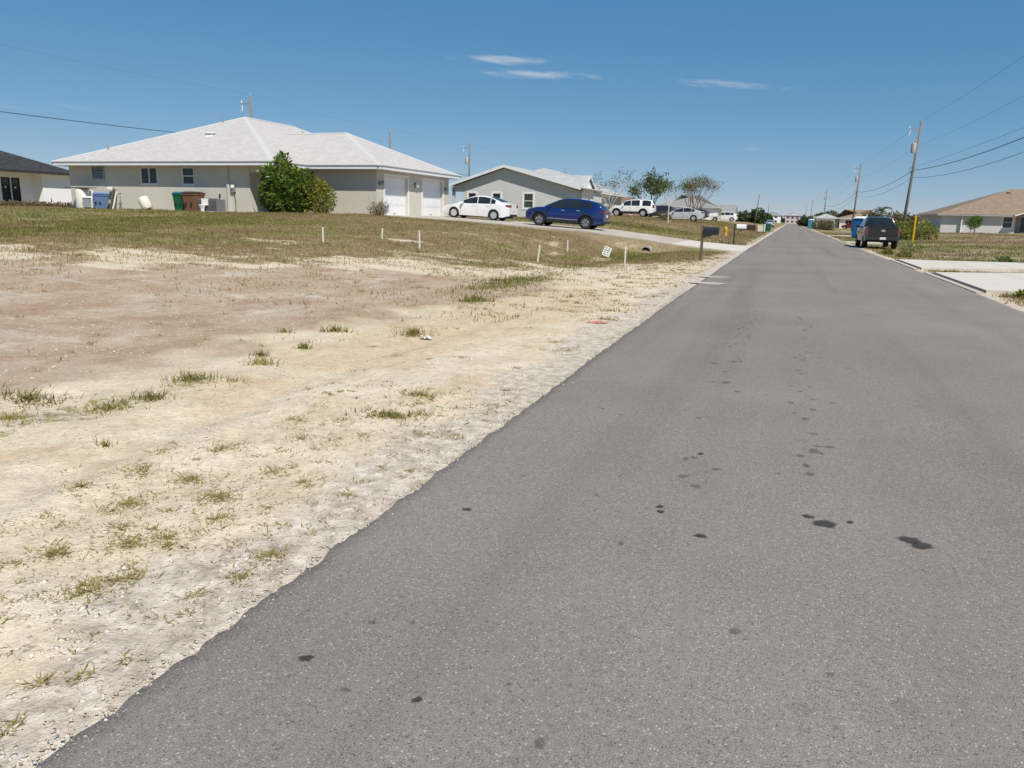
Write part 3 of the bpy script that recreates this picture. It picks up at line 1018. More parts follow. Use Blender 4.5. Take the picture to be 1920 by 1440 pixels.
# ------------------------------------------------------------------ building materials
m_stucco = mat('grey_stucco', (.58, .548, .475), .95, .07, 1.3, .1, bump=.25, bscale=120)
m_stucco2 = mat('light_grey_stucco', (.575, .57, .55), .95, .06, 1.3, .1, bump=.25, bscale=120)
m_white_wall = mat('white_stucco', (.90, .89, .87), .95, .05, 1.3, .1, bump=.2, bscale=120)
m_cream = mat('cream_stucco', (.64, .59, .49), .95, .06, 1.3, .1)
m_brownwall = mat('brown_wall', (.30, .21, .15), .95, .1, 1.3, .1)
m_trim = mat('white_trim', (.78, .775, .76), .6, .04, 3, .3)
m_fascia = mat('white_fascia', (.74, .745, .76), .5, .04, 3, .35)
m_soffit = mat('soffit', (.55, .54, .52), .8, .05, 3, .2)
m_greytrim = mat('grey_drip_edge', (.30, .30, .31), .5, .05, 3, .3)
m_door_w = mat('garage_door_white', (.80, .805, .81), .45, .03, 2, .35)
m_dark_in = mat('dark_interior', (.035, .035, .037), .9, .1, 2, .1)
m_metal_g = mat('galvanised_metal', (.42, .43, .44), .45, .1, 6, .5, metal=.6)
m_darkmetal = mat('dark_metal', (.06, .06, .065), .5, .15, 6, .4, metal=.4)


def glass_mat(name, col, rough=.06):
    if name in MATS:
        return MATS[name]
    m = bpy.data.materials.new(name)
    m.use_nodes = True
    t_ = NT(m.node_tree)
    b_ = m.node_tree.nodes['Principled BSDF']
    p_ = t_.node('ShaderNodeTexCoord').outputs['Object']
    c_ = t_.mix(t_.noise(1.4, 3, .5, p_), tuple(.6 * q for q in col), tuple(1.5 * q for q in col))
    t_.put(b_.inputs['Base Color'], c_)
    b_.inputs['Roughness'].default_value = rough
    b_.inputs['Specular IOR Level'].default_value = .5
    MATS[name] = m
    return m


m_glass = glass_mat('window_glass', (.028, .032, .035))
m_glass_g = glass_mat('window_glass_greenish', (.05, .075, .06))
m_carglass = glass_mat('car_glass', (.018, .024, .03), .04)


def shingle_mat(name, c1, c2, c3):
    if name in MATS:
        return MATS[name]
    m = bpy.data.materials.new(name)
    m.use_nodes = True
    t_ = NT(m.node_tree)
    b_ = m.node_tree.nodes['Principled BSDF']
    p_ = t_.node('ShaderNodeNewGeometry').outputs['Position']
    sp_ = t_.node('ShaderNodeSeparateXYZ')
    t_.put(sp_.inputs[0], p_)
    # courses follow the height, tabs follow the run along the eave
    course = t_.math('FRACT', t_.math('MULTIPLY', sp_.outputs[2], 14.0))
    row = t_.math('FLOOR', t_.math('MULTIPLY', sp_.outputs[2], 14.0))
    run = t_.math('ADD', sp_.outputs[0], sp_.outputs[1])
    cb = t_.node('ShaderNodeCombineXYZ')
    t_.put(cb.inputs[0], t_.math('FLOOR', t_.math('ADD', t_.math('MULTIPLY', run, 3.3), t_.math('MULTIPLY', row, .37))))
    t_.put(cb.inputs[1], row)
    wn_ = t_.node('ShaderNodeTexWhiteNoise')
    t_.put(wn_.inputs[0], cb.outputs[0])
    c_ = t_.ramp(wn_.outputs[0], [(0, c1), (.5, c2), (1, c3)])
    c_ = t_.mix(t_.step(t_.noise(.5, 4, .6, p_), .4, .75, 0, .22), c_, c1)
    c_ = t_.mix(t_.step(course, .16, .02, 0, .5), c_, tuple(.45 * q for q in c1))
    t_.put(b_.inputs['Base Color'], c_)
    b_.inputs['Roughness'].default_value = .92
    b_.inputs['Specular IOR Level'].default_value = .15
    t_.put(b_.inputs['Normal'], t_.bump(t_.math('ADD', course, t_.math('MULTIPLY', wn_.outputs[0], .5)), .35, .03))
    MATS[name] = m
    return m


m_roof_w = shingle_mat('pale_shingles', (.47, .445, .425), (.50, .475, .455), (.535, .51, .49))
m_cap = mat('ridge_cap_shingle', (.56, .54, .52), .92, .05, 6, .15)
m_roof_tan = shingle_mat('tan_shingles', (.235, .172, .122), (.285, .212, .152), (.33, .25, .182))
m_roof_g = shingle_mat('grey_shingles', (.24, .235, .23), (.30, .295, .285), (.35, .345, .335))
m_roof_lg = shingle_mat('light_grey_shingles', (.37, .37, .36), (.43, .43, .42), (.49, .49, .48))
m_roof_d = shingle_mat('charcoal_shingles', (.035, .036, .038), (.048, .049, .052), (.06, .061, .064))
m_roof_b = shingle_mat('brown_shingles', (.17, .115, .085), (.22, .15, .11), (.26, .185, .14))


def holed_wall(mbx, axis, c0, c1, u0, u1, z0, z1, holes):
    """solid wall between planes c0 and c1 on an axis, with rectangular openings (ua,ub,za,zb)"""
    us = sorted(set([u0, u1] + [q for h in holes for q in h[:2]]))
    zs = sorted(set([z0, z1] + [q for h in holes for q in h[2:]]))
    for i in range(len(us) - 1):
        run = None
        for j in range(len(zs) - 1):
            uc, zc = (us[i] + us[i + 1]) / 2, (zs[j] + zs[j + 1]) / 2
            hole = any(h[0] < uc < h[1] and h[2] < zc < h[3] for h in holes)
            if not hole:
                run = (run[0], zs[j + 1]) if run else (zs[j], zs[j + 1])
            if hole or j == len(zs) - 2:
                if run:
                    if axis == 'y':
                        mbx.box(us[i], us[i + 1], c0, c1, run[0], run[1])
                    else:
                        mbx.box(c0, c1, us[i], us[i + 1], run[0], run[1])
                run = None
    return mbx


def hip_roof(x0, x1, y0, y1, z, pitch, ridge_axis, th=.06, ends=('hip', 'hip')):
    """roof solid: list of faces (closed underside); returns MB, ridge end points, corner points"""
    mbx = MB()
    if ridge_axis == 'y':
        hw = (x1 - x0) / 2
        xc = (x0 + x1) / 2
        zr = z + hw * pitch
        ra = (xc, y0 + (hw if ends[0] == 'hip' else 0), zr)
        rb = (xc, y1 - (hw if ends[1] == 'hip' else 0), zr)
    else:
        hw = (y1 - y0) / 2
        yc = (y0 + y1) / 2
        zr = z + hw * pitch
        ra = (x0 + (hw if ends[0] == 'hip' else 0), yc, zr)
        rb = (x1 - (hw if ends[1] == 'hip' else 0), yc, zr)
    c = [(x0, y0, z), (x1, y0, z), (x1, y1, z), (x0, y1, z)]
    top = c + [ra, rb]
    bot = [(p[0], p[1], p[2] - th) for p in c]
    if ridge_axis == 'y':
        fs = [(0, 1, 4), (1, 2, 5, 4), (2, 3, 5), (3, 0, 4, 5)]
    else:
        fs = [(0, 1, 5, 4), (1, 2, 5), (2, 3, 4, 5), (3, 0, 4)]
    fs += [(0, 1, 7, 6), (1, 2, 8, 7), (2, 3, 9, 8), (3, 0, 6, 9), (6, 7, 8, 9)]
    mbx.add(top + bot, fs)
    return mbx, ra, rb, c


def fascia_ring(x0, x1, y0, y1, z0, z1, th=.03, skip=()):
    mbx = MB()
    if 's' not in skip:
        mbx.box(x0, x1, y0, y0 + th, z0, z1)
    if 'n' not in skip:
        mbx.box(x0, x1, y1 - th, y1, z0, z1)
    if 'w' not in skip:
        mbx.box(x0, x0 + th, y0 + th, y1 - th, z0, z1)
    if 'e' not in skip:
        mbx.box(x1 - th, x1, y0 + th, y1 - th, z0, z1)
    return mbx


def cap_strip(pts, w=.15, lift=.025):
    """ridge or hip cap along a line of points"""
    mbx = MB()
    for a, b_ in zip(pts[:-1], pts[1:]):
        a, b_ = Vector(a), Vector(b_)
        d = (b_ - a).normalized()
        s_ = d.cross(Vector((0, 0, 1))).normalized() * w
        u = Vector((0, 0, lift))
        k = Vector((0, 0, -w * .28))
        mbx.add([a + s_ + k, a + u, a - s_ + k, b_ + s_ + k, b_ + u, b_ - s_ + k], [(0, 1, 4, 3), (1, 2, 5, 4), (0, 3, 5, 2), (0, 2, 1), (3, 4, 5)])
    return mbx


def window(house, org, axis, face, u0, u1, z0, z1, kind='sash', glass=None, trim=.0, sgn=-1, depth=.06):
    """window set in an opening; face = coordinate of the wall face, sgn = direction of outside on the axis"""
    def bx(mb_, ua, ub, da, db, za, zb):
        lo, hi = sorted((face + sgn * da, face + sgn * db))
        if axis == 'y':
            mb_.box(ua, ub, lo, hi, za, zb)
        else:
            mb_.box(lo, hi, ua, ub, za, zb)
    fr_ = MB()
    w = .04
    for (ua, ub, za, zb) in ((u0, u1, z1 - w, z1), (u0, u1, z0, z0 + w), (u0, u0 + w, z0 + w, z1 - w), (u1 - w, u1, z0 + w, z1 - w)):
        bx(fr_, ua, ub, -depth, .012, za, zb)
    f_ = fr_.build('window', m_trim, house, org)
    um, zm = (u0 + u1) / 2, (z0 + z1) / 2
    if kind == 'slider':
        bx_ = MB()
        bx(bx_, um - .03, um + .03, -depth + .004, .006, z0 + w, z1 - w)
        bx_.build('mullion', m_trim, f_)
        panes = [(u0 + w, um - .03, z0 + w, z1 - w), (um + .03, u1 - w, z0 + w, z1 - w)]
    elif kind == 'sash':
        bx_ = MB()
        bx(bx_, u0 + w, u1 - w, -depth + .004, .006, zm - .025, zm + .025)
        bx_.build('meeting_rail', m_trim, f_)
        panes = [(u0 + w, u1 - w, z0 + w, zm - .025), (u0 + w, u1 - w, zm + .025, z1 - w)]
    else:
        panes = [(u0 + w, u1 - w, z0 + w, z1 - w)]
    for (ua, ub, za, zb) in panes:
        pb = MB()
        bx(pb, ua, ub, -depth + .01, -depth + .02, za, zb)
        pb.build('pane', glass or m_glass, f_, org) if False else pb.build('pane', glass or m_glass, f_, org)
    for ch in f_.children:
        if ch.name.startswith(('mullion', 'meeting_rail')):
            ch.location = tuple(-q for q in org)
    if trim:
        tb = MB()
        for (ua, ub, za, zb) in ((u0 - trim, u1 + trim, z1, z1 + trim), (u0 - trim, u1 + trim, z0 - trim, z0), (u0 - trim, u0, z0, z1), (u1, u1 + trim, z0, z1)):
            bx(tb, ua, ub, -.01, .03, za, zb)
        tb.build('casing', m_trim, f_, org)
    else:
        tb = MB()
        bx(tb, u0 - .04, u1 + .04, .0, .05, z0 - .05, z0 - .001)
        tb.build('sill', m_trim, f_, org)
    return f_


# ------------------------------------------------------------------ the grey duplex with the white roof
O = (-30.0, 40.0, 1.3)
H = thing('duplex_house', 'long grey stucco duplex with pale hip roof and two white garage doors', 'house', O)
wb = MB()
side_holes = [(-38.65, -37.8, 3.04, 3.73), (-35.07, -33.89, 2.8, 3.7), (-32.11, -31.3, 2.79, 3.7)]
holed_wall(wb, 'y', 34.9, 35.1, -40.5, -27.6, 1.0, 3.85, side_holes)
wb.box(-40.5, -40.3, 35.1, 54.0, 1.0, 3.85)
wb.box(-40.3, -27.6, 53.8, 54.0, 1.0, 3.85)
holed_wall(wb, 'x', -27.8, -27.6, 35.1, 38.04, 1.0, 3.85, [(36.2, 37.1, 1.42, 3.45)])
wb.box(-27.8, -27.6, 47.35, 53.8, 1.0, 3.85)
wb.build('wall', m_stucco, H, O)
gb = MB()
doors = [(38.72, 41.52), (43.47, 46.42)]
DZ0, DZ1 = 1.37, 3.50
holed_wall(gb, 'x', -21.73, -21.53, 37.84, 47.35, 1.0, 3.85, [(a, b_, DZ0, DZ1) for a, b_ in doors])
gb.box(-27.6, -21.73, 37.84, 38.04, 1.0, 3.85)
gb.box(-27.6, -21.73, 47.15, 47.35, 1.0, 3.85)
gb.build('garage_wall', m_stucco, H, O)
# floors / porch slab
MB().box(-27.6, -25.9, 34.7, 37.84, 1.0, 1.40).build('porch_floor', m_conc, H, O)
MB().box(-27.6, -26.05, 34.92, 35.12, 3.45, 3.80).build('porch_beam', m_stucco, H, O)
MB().box(-26.55, -26.20, 34.95, 35.30, 1.35, 3.45).build('porch_column', m_stucco, H, O)
# front door in the porch
fd = MB().box(-27.74, -27.70, 36.2, 37.1, 1.42, 3.45).build('front_door', m_trim, H, O)
MB().lathe([(.0, 0), (.03, .01), (.03, .05), (.0, .06)], 10, (-27.70, 36.3, 2.4), 'x').build('handle', m_metal_g, fd, O)
# roofs
RP = .42
rm, ra, rb, rc = hip_roof(-41.1, -25.6, 34.3, 54.6, 4.0, RP, 'y')
roof = rm.build('roof', m_roof_w, H, O)
rw, wa, wb2, wc = hip_roof(-33.0, -20.93, 37.24, 47.95, 4.0, RP, 'x', ends=('gable', 'hip'))
# wing ridge stops where it meets the main slope
roofw = rw.build('garage_roof', m_roof_w, H, O)
for pts in ([rc[0], ra], [rc[1], ra], [ra, rb], [rc[2], rb], [rc[3], rb]):
    cap_strip(pts).build('ridge_cap', m_cap, roof, O)
for pts in ([wc[1], wb2], [wc[2], wb2], [(-30.6, 42.595, wb2[2]), wb2]):
    cap_strip(pts).build('ridge_cap', m_cap, roofw, O)
MB().box(-41.06, -25.64, 34.34, 54.56, 3.80, 3.83).build('soffit', m_soffit, H, O)
MB().box(-25.58, -20.97, 37.28, 47.91, 3.795, 3.825).build('soffit', m_soffit, H, O)
fascia_ring(-41.1, -25.6, 34.3, 54.6, 3.78, 3.94, skip=()).build('fascia', m_fascia, H, O)
fascia_ring(-25.58, -20.93, 37.24, 47.95, 3.78, 3.94, skip=('w',)).build('fascia', m_fascia, H, O)
fascia_ring(-41.13, -25.57, 34.27, 54.63, 3.942, 3.99, .04).build('drip_edge', m_greytrim, H, O)
fascia_ring(-25.55, -20.90, 37.21, 47.98, 3.942, 3.99, .04, skip=('w',)).build('drip_edge', m_greytrim, H, O)


def roof_pt(x, y):
    """height of the main or wing roof above (x,y)"""
    zm = 4.0 + RP * min(x + 41.1, -25.6 - x, y - 34.3, 54.6 - y)
    zw = 4.0 + RP * min(-20.93 - x, y - 37.24, 47.95 - y) if x > -33 else 0
    return max(zm, zw)


for (x, y, hgt, r_) in ((-38.7, 36.2, .3, .05), (-34.2, 41.0, .32, .055), (-30.6, 43.6, .25, .05), (-29.6, 42.8, .25, .05)):
    z = roof_pt(x, y)
    MB().tube([(x, y, z - .1), (x, y, z + hgt)], r_, 8).build('vent_pipe', m_metal_g, roof, O)
z = roof_pt(-33.2, 38.6)
vb = MB().taper(-33.2, 38.6, z - .12, z + .10, .26, .26, .2, .2)
vb.taper(-33.2, 38.6, z + .10, z + .17, .30, .30, .12, .12)
vb.build('roof_vent', m_trim, roof, O)
# garage doors: four sections each, set back in the opening
for (a, b_) in doors:
    d_ = MB().box(-21.72, -21.715, a, b_, DZ0, DZ1).build('garage_door', m_door_w, H, O)
    n = 4
    hs = (DZ1 - DZ0) / n
    for k in range(n):
        z0_, z1_ = DZ0 + k * hs + .006, DZ0 + (k + 1) * hs - .006
        pb = MB()
        pb.box(-21.712, -21.69, a + .01, b_ - .01, z0_, z1_)
        w = (b_ - a) / 4
        for q in range(4):
            ya, yb = a + q * w + .08, a + (q + 1) * w - .08
            pb.prism([(ya, z0_ + .09), (yb, z0_ + .09), (yb, z1_ - .09), (ya, z1_ - .09)], 'x', -21.69, -21.682)
        pb.build('panel', m_door_w, d_, O)
    MB().box(-21.68, -21.65, (a + b_) / 2 - .06, (a + b_) / 2 + .06, DZ0 + .06, DZ0 + .10).build('handle', m_darkmetal, d_, O)
    tb = MB()
    tb.box(-21.70, -21.50, a - .12, a - .001, DZ0 - .05, DZ1 + .14)
    tb.box(-21.70, -21.50, b_ + .001, b_ + .12, DZ0 - .05, DZ1 + .14)
    tb.box(-21.70, -21.50, a, b_, DZ1 + .001, DZ1 + .14)
    tb.build('door_trim', m_trim, H, O)
# carriage light between the doors
li = MB().box(-21.53, -21.50, 42.38, 42.58, 3.02, 3.30).build('wall_light', m_darkmetal, H, O)
lb = MB()
lb.lathe([(.05, 3.02), (.10, 3.06), (.11, 3.2), (.06, 3.27)], 10, (-21.40, 42.48, 0))
lb.build('lamp_glass', m_trim, li, O)
# vents / pipes on the pier between the doors
for yy in (42.3, 42.52):
    MB().tube([(-21.50, yy, 1.3), (-21.50, yy, 2.05)], .018, 6).build('conduit', m_stucco2, H, O)
# windows on the long side wall
window(H, O, 'y', 34.9, -35.07, -33.89, 2.8, 3.7, 'slider')
window(H, O, 'y', 34.9, -32.11, -31.3, 2.79, 3.7, 'sash')
lv = MB()
for (ua, ub, za, zb) in ((-38.69, -37.76, 3.70, 3.76), (-38.69, -37.76, 3.0, 3.06), (-38.69, -38.63, 3.06, 3.70), (-37.82, -37.76, 3.06, 3.70)):
    lv.box(ua, ub, 34.84, 34.96, za, zb)
louv = lv.build('louvre_window', m_metal_g, H, O)
for k in range(4):
    z0_ = 3.07 + k * .158
    MB().hexa([(-38.62, 34.85, z0_), (-37.83, 34.85, z0_), (-37.83, 34.87, z0_), (-38.62, 34.87, z0_)],
              [(-38.62, 34.93, z0_ + .15), (-37.83, 34.93, z0_ + .15), (-37.83, 34.95, z0_ + .15), (-38.62, 34.95, z0_ + .15)]).build('slat', mat('louvre_blue_grey', (.26, .31, .34), .4, .1, 4), louv, O)
MB().box(-38.62, -37.83, 35.05, 35.09, 3.06, 3.7).build('backing', m_dark_in, louv, O)
# service conduit, meter, hose bib
sv = MB().box(-29.05, -28.90, 34.80, 34.895, 1.35, 2.85).build('service_riser', m_stucco2, H, O)
MB().tube([(-28.97, 34.85, 2.85), (-28.97, 34.85, 3.80)], .035, 8).build('conduit', m_stucco2, H, O)
me_ = MB().box(-28.78, -28.52, 34.78, 34.895, 2.42, 2.82).build('electric_meter', m_metal_g, H, O)
MB().lathe([(.10, 34.77), (.10, 34.72), (.05, 34.69)], 14, (-28.65, 0, 2.68), 'y').build('meter_dial', m_trim, me_, O)
MB().tube([(-28.62, 34.85, 2.42), (-28.55, 34.86, 1.9), (-28.58, 34.86, 1.35)], .015, 6).build('cable', m_darkmetal, H, O)
MB().box(-29.62, -29.56, 34.82, 34.895, 2.16, 2.30).build('hose_bib', m_darkmetal, H, O)
# downspout at the porch corner
ds = MB()
ds.tube([(-25.72, 34.42, 3.80), (-25.74, 34.45, 3.66), (-26.12, 34.82, 3.34), (-26.15, 34.86, 3.15), (-26.15, 34.86, 1.75), (-26.22, 34.7, 1.58), (-26.55, 34.25, 1.40)], .045, 8)
ds.build('downspout', m_soffit, H, O)
# house numbers on the corner pier (boxy digits): 624 left, 626 right
SEG = {'6': 'afedcg', '2': 'abged', '4': 'fgbc', '8': 'abcdefg'}


def digits(txt, x, y0, z0, h_, parent):
    w_, t_ = h_ * .55, h_ * .17
    for i, ch in enumerate(txt):
        yy = y0 + i * (w_ + h_ * .28)
        mbx = MB()
        for sg in SEG[ch]:
            {'a': lambda: mbx.box(x, x + .012, yy, yy + w_, z0 + h_ - t_, z0 + h_),
             'd': lambda: mbx.box(x, x + .012, yy, yy + w_, z0, z0 + t_),
             'g': lambda: mbx.box(x, x + .0122, yy, yy + w_, z0 + h_ / 2 - t_ / 2, z0 + h_ / 2 + t_ / 2),
             'f': lambda: mbx.box(x, x + .0116, yy, yy + t_, z0 + h_ / 2, z0 + h_),
             'b': lambda: mbx.box(x, x + .0116, yy + w_ - t_, yy + w_, z0 + h_ / 2, z0 + h_),
             'e': lambda: mbx.box(x, x + .0118, yy, yy + t_, z0, z0 + h_ / 2),
             'c': lambda: mbx.box(x, x + .0118, yy + w_ - t_, yy + w_, z0, z0 + h_ / 2)}[sg]()
        mbx.build('house_number', m_darkmetal, parent, O)


digits('624', -21.528, 38.02, 2.98, .26, H)
digits('624', -21.528, 46.62, 2.98, .22, H)

# ------------------------------------------------------------------ white house with charcoal roof behind, far left
O2 = (-57, 44, 1.4)
H2 = thing('white_house', 'white stucco house with charcoal hip roof at the left edge', 'house', O2)
wb = MB()
holed_wall(wb, 'x', -57.2, -57.0, 30.0, 45.73, 1.1, 3.9, [(43.05, 44.6, 1.45, 3.52)])
wb.box(-56.2, -56.0, 45.73, 48.4, 1.1, 3.9)
wb.box(-57.2, -56.2, 45.73, 45.93, 1.1, 3.9)
wb.box(-70, -56.2, 48.2, 48.4, 1.1, 3.9)
wb.build('wall', m_white_wall, H2, O2)
rm, ra, rb, rc = hip_roof(-71.4, -55.4, 26.0, 49.0, 4.06, .4, 'y')
rm.build('roof', m_roof_d, H2, O2)
MB().box(-71.3, -55.5, 26.1, 48.9, 3.88, 3.91).build('soffit', m_white_wall, H2, O2)
fascia_ring(-71.4, -55.4, 26.0, 49.0, 3.86, 3.995).build('fascia', mat('dark_fascia', (.06, .045, .042), .6), H2, O2)
for (ua, ub) in ((43.05, 43.79), (43.86, 44.6)):
    fr_ = MB()
    for (a, b_, za, zb) in ((ua, ub, 3.44, 3.52), (ua, ub, 1.45, 1.53), (ua, ua + .07, 1.53, 3.44), (ub - .07, ub, 1.53, 3.44)):
        fr_.box(-57.1, -57.04, a, b_, za, zb)
    d_ = fr_.build('patio_door', m_dark_in, H2, O2)
    MB().box(-57.08, -57.07, ua + .07, ub - .07, 1.53, 3.44).build('pane', m_glass, d_, O2)
    MB().box(-57.066, -57.06, (ua + ub) / 2 - .06, (ua + ub) / 2 + .06, 2.7, 2.86).build('sticker', m_trim, d_, O2)
MB().box(-57.12, -56.98, 43.79, 43.86, 1.45, 3.52).build('door_post', m_white_wall, H2, O2)
for (y, z_) in ((45.2, 1.75), (46.3, 1.9), (47.7, 1.62)):
    MB().box(-56.99 if y < 45.7 else -55.995, -56.97 if y < 45.7 else -55.975, y, y + .1, z_, z_ + .14).build('outlet_box', m_metal_g, H2, O2)

# ------------------------------------------------------------------ grey gable house beyond the driveway
O3 = (-21, 60, 1.45)
H3 = thing('gable_house', 'light grey gable-fronted house behind the white and blue cars', 'house', O3)
YF = 58.0
XL, XA, XR = -26.3, -21.45, -15.2
ZL, ZA, ZR = 3.74, 5.28, 3.62
wn_h = [(-19.92, -19.12, 2.1, 3.2), (-22.55, -21.85, 2.3, 3.2), (-25.0 + .35, -23.95, 2.3, 3.2)]
wb = MB()
holed_wall(wb, 'y', YF, YF + .2, -25.3, -15.2 - .5, 1.2, 3.45, wn_h + [(-26, -25.05, 1.2, 3.3)])
wb.prism([(-26.1, 3.45), (-15.7, 3.45), (-15.7, 3.55), (XA, ZA - .1), (-26.1, 3.62)], 'y', YF, YF + .2)
wb.box(-15.9, -15.7, YF + .2, 63.8, 1.2, 3.5)
wb.box(-18.9, -15.9, 63.6, 63.8, 1.2, 3.5)
wb.box(-18.9, -18.7, 63.8, 79.5, 1.2, 4.2)
wb.box(-26.0, -25.8, YF + 2.5, 80, 1.2, 3.5)
wb.box(-26.0, -25.0, YF + 2.5, YF + 2.7, 1.2, 3.5)
wb.box(-26.05, -25.85, YF + .0, YF + .2, 1.2, 3.45)
wb.build('wall', m_stucco2, H3, O3)
rf_ = MB()
OV = YF - .45
for (p, q) in (((XL, ZL), (XA, ZA)), ((XA, ZA), (XR, ZR))):
    rf_.prism([p, q, (q[0], q[1] + .08), (p[0], p[1] + .08)], 'y', OV, 64.2)
xm_, zm_ = -18.2, ZA + (ZR - ZA) * (-18.2 - XA) / (XR - XA)
for (p, q) in (((XL, ZL), (XA, ZA)), ((XA, ZA), (xm_, zm_))):
    rf_.prism([p, q, (q[0], q[1] + .078), (p[0], p[1] + .078)], 'y', 64.2, 80)
rf_.build('roof', m_roof_lg, H3, O3)
bb = MB()
for (p, q) in (((XL, ZL), (XA, ZA)), ((XA, ZA), (XR, ZR))):
    bb.prism([(p[0], p[1] - .12), (q[0], q[1] - .12), (q[0], q[1] + .095), (p[0], p[1] + .095)], 'y', OV - .03, OV - .002)
bb.build('rake_board', m_fascia, H3, O3)
for w_ in wn_h:
    window(H3, O3, 'y', YF, *w_, 'sash', m_glass_g if w_[0] > -20 else m_glass, trim=.12)
# front wing, ridge towards the street
wg = MB()
wg.prism([(59.6, 1.2), (63.4, 1.2), (63.4, 3.55), (61.5, 4.55), (59.6, 3.55)], 'x', -15.68, -15.6)
wg.build('wing_wall', m_white_wall, H3, O3)
wr = MB()
for (p, q) in (((59.2, 3.52), (61.5, 4.72)), ((61.5, 4.72), (63.8, 3.52))):
    wr.prism([p, q, (q[0], q[1] + .07), (p[0], p[1] + .07)], 'x', -22.5, -15.45)
wr.build('wing_roof', m_roof_lg, H3, O3)
wk = MB()
for (p, q) in (((59.2, 3.5), (61.5, 4.70)), ((61.5, 4.70), (63.8, 3.5))):
    wk.prism([(p[0], p[1] - .1), (q[0], q[1] - .1), (q[0], q[1] + .10), (p[0], p[1] + .10)], 'x', -15.448, -15.42)
wk.build('rake_board', m_fascia, H3, O3)
window(H3, O3, 'x', -15.6, 61.2, 61.9, 2.2, 3.0, 'sash', sgn=1, depth=-.03, trim=.08)

# ------------------------------------------------------------------ simple neighbours further off
def far_house(name, label, x0, x1, y0, y1, base, eave, pitch, ridge, wallm, roofm, ov=.6, ends=('hip', 'hip'), faces=(), gar=()):
    org = ((x0 + x1) / 2, (y0 + y1) / 2, base)
    h_ = thing(name, label, 'house', org)
    wb_ = MB()
    wb_.box(x0, x1, y0, y0 + .2, base - .3, eave)
    wb_.box(x0, x1, y1 - .2, y1, base - .3, eave)
    wb_.box(x0, x0 + .2, y0 + .2, y1 - .2, base - .3, eave)
    wb_.box(x1 - .2, x1, y0 + .2, y1 - .2, base - .3, eave)
    if 'gable' in ends:
        if ridge == 'x':
            yc, hw = (y0 + y1) / 2, (y1 - y0) / 2
            for a in (x0, x1 - .2):
                wb_.prism([(y0, eave), (y1, eave), (yc, eave + hw * pitch)], 'x', a, a + .2)
        else:
            xc, hw = (x0 + x1) / 2, (x1 - x0) / 2
            for a in (y0, y1 - .2):
                wb_.prism([(x0, eave), (x1, eave), (xc, eave + hw * pitch)], 'y', a, a + .2)
    wb_.build('wall', wallm, h_, org)
    r_, _, _, _ = hip_roof(x0 - ov, x1 + ov, y0 - ov, y1 + ov, eave + .12, pitch, ridge, ends=ends)
    r_.build('roof', roofm, h_, org)
    fascia_ring(x0 - ov, x1 + ov, y0 - ov, y1 + ov, eave - .08, eave + .055).build('fascia', m_fascia, h_, org)
    MB().box(x0 - ov + .05, x1 + ov - .05, y0 - ov + .05, y1 + ov - .05, eave - .03, eave - .005).build('soffit', m_soffit, h_, org)
    for (axis, u0, u1, za, zb, kind) in faces:
        face, sgn = (y0, -1) if axis == 'y' else ((x1, 1) if axis == 'x' else (x0, -1))
        ax = 'y' if axis == 'y' else 'x'
        window(h_, org, ax, face, u0, u1, za, zb, kind, trim=.1, sgn=sgn, depth=-.03)
    for (axis, u0, u1, za, zb, gm_) in gar:
        face, sgn = (y0, -1) if axis == 'y' else ((x1, 1) if axis == 'x' else (x0, -1))
        n = 4
        d_ = None
        for k in range(n):
            zz0, zz1 = za + (zb - za) * k / n + .01, za + (zb - za) * (k + 1) / n - .01
            lo, hi = sorted((face + sgn * .004, face + sgn * .03))
            mb_ = MB()
            mb_.box(u0, u1, lo, hi, zz0, zz1) if axis == 'y' else mb_.box(lo, hi, u0, u1, zz0, zz1)
            if d_ is None:
                d_ = mb_.build('garage_door', gm_, h_, org)
            else:
                mb_.build('panel', gm_, d_, org)
        tb_ = MB()
        for (ua, ub, z_a, z_b) in ((u0 - .15, u0 - .005, za, zb + .15), (u1 + .005, u1 + .15, za, zb + .15), (u0, u1, zb + .005, zb + .15)):
            lo, hi = sorted((face + sgn * .002, face + sgn * .05))
            tb_.box(ua, ub, lo, hi, z_a, z_b) if axis == 'y' else tb_.box(lo, hi, ua, ub, z_a, z_b)
        tb_.build('door_trim', m_trim, h_, org)
    return h_


m_gdoor_grey = mat('garage_door_grey', (.42, .41, .41), .6, .05, 3)
far_house('cream_house', 'cream house with two garage doors behind the leafless tree', -34, -20.5, 79.5, 98, 1.6, 4.15, .36, 'y', m_cream, m_roof_lg,
          gar=(('x', 81.2, 85.6, 1.7, 3.8, m_gdoor_grey), ('x', 89.5, 94.5, 1.7, 3.8, m_gdoor_grey)))
far_house('brown_house', 'brown roofed house behind the white utility vehicle', -36, -23.5, 116, 138, 1.6, 3.7, .33, 'y', m_brownwall, m_roof_b,
          faces=(('x', 119, 121, 2.1, 3.3, 'slider'), ('y', -29, -27.5, 2.2, 3.3, 'slider')))
far_house('grey_roof_house', 'long pale house with grey roof behind the silver sedan', -27.5, -15.2, 168, 184, 1.6, 4.15, .3, 'x', m_white_wall, m_roof_g,
          faces=(('y', -25.5, -24, 2.4, 3.5, 'slider'), ('y', -20.5, -19, 2.4, 3.5, 'slider')), gar=(('x', 171, 175.5, 1.6, 3.7, m_door_w),))
far_house('small_grey_house', 'small grey roofed house beside the dark trees', -21.0, -15.8, 232, 246, 1.2, 3.35, .34, 'x', m_cream, m_roof_g, ends=('gable', 'gable'),
          faces=(('y', -18.6, -17.4, 1.9, 2.9, 'slider'),))
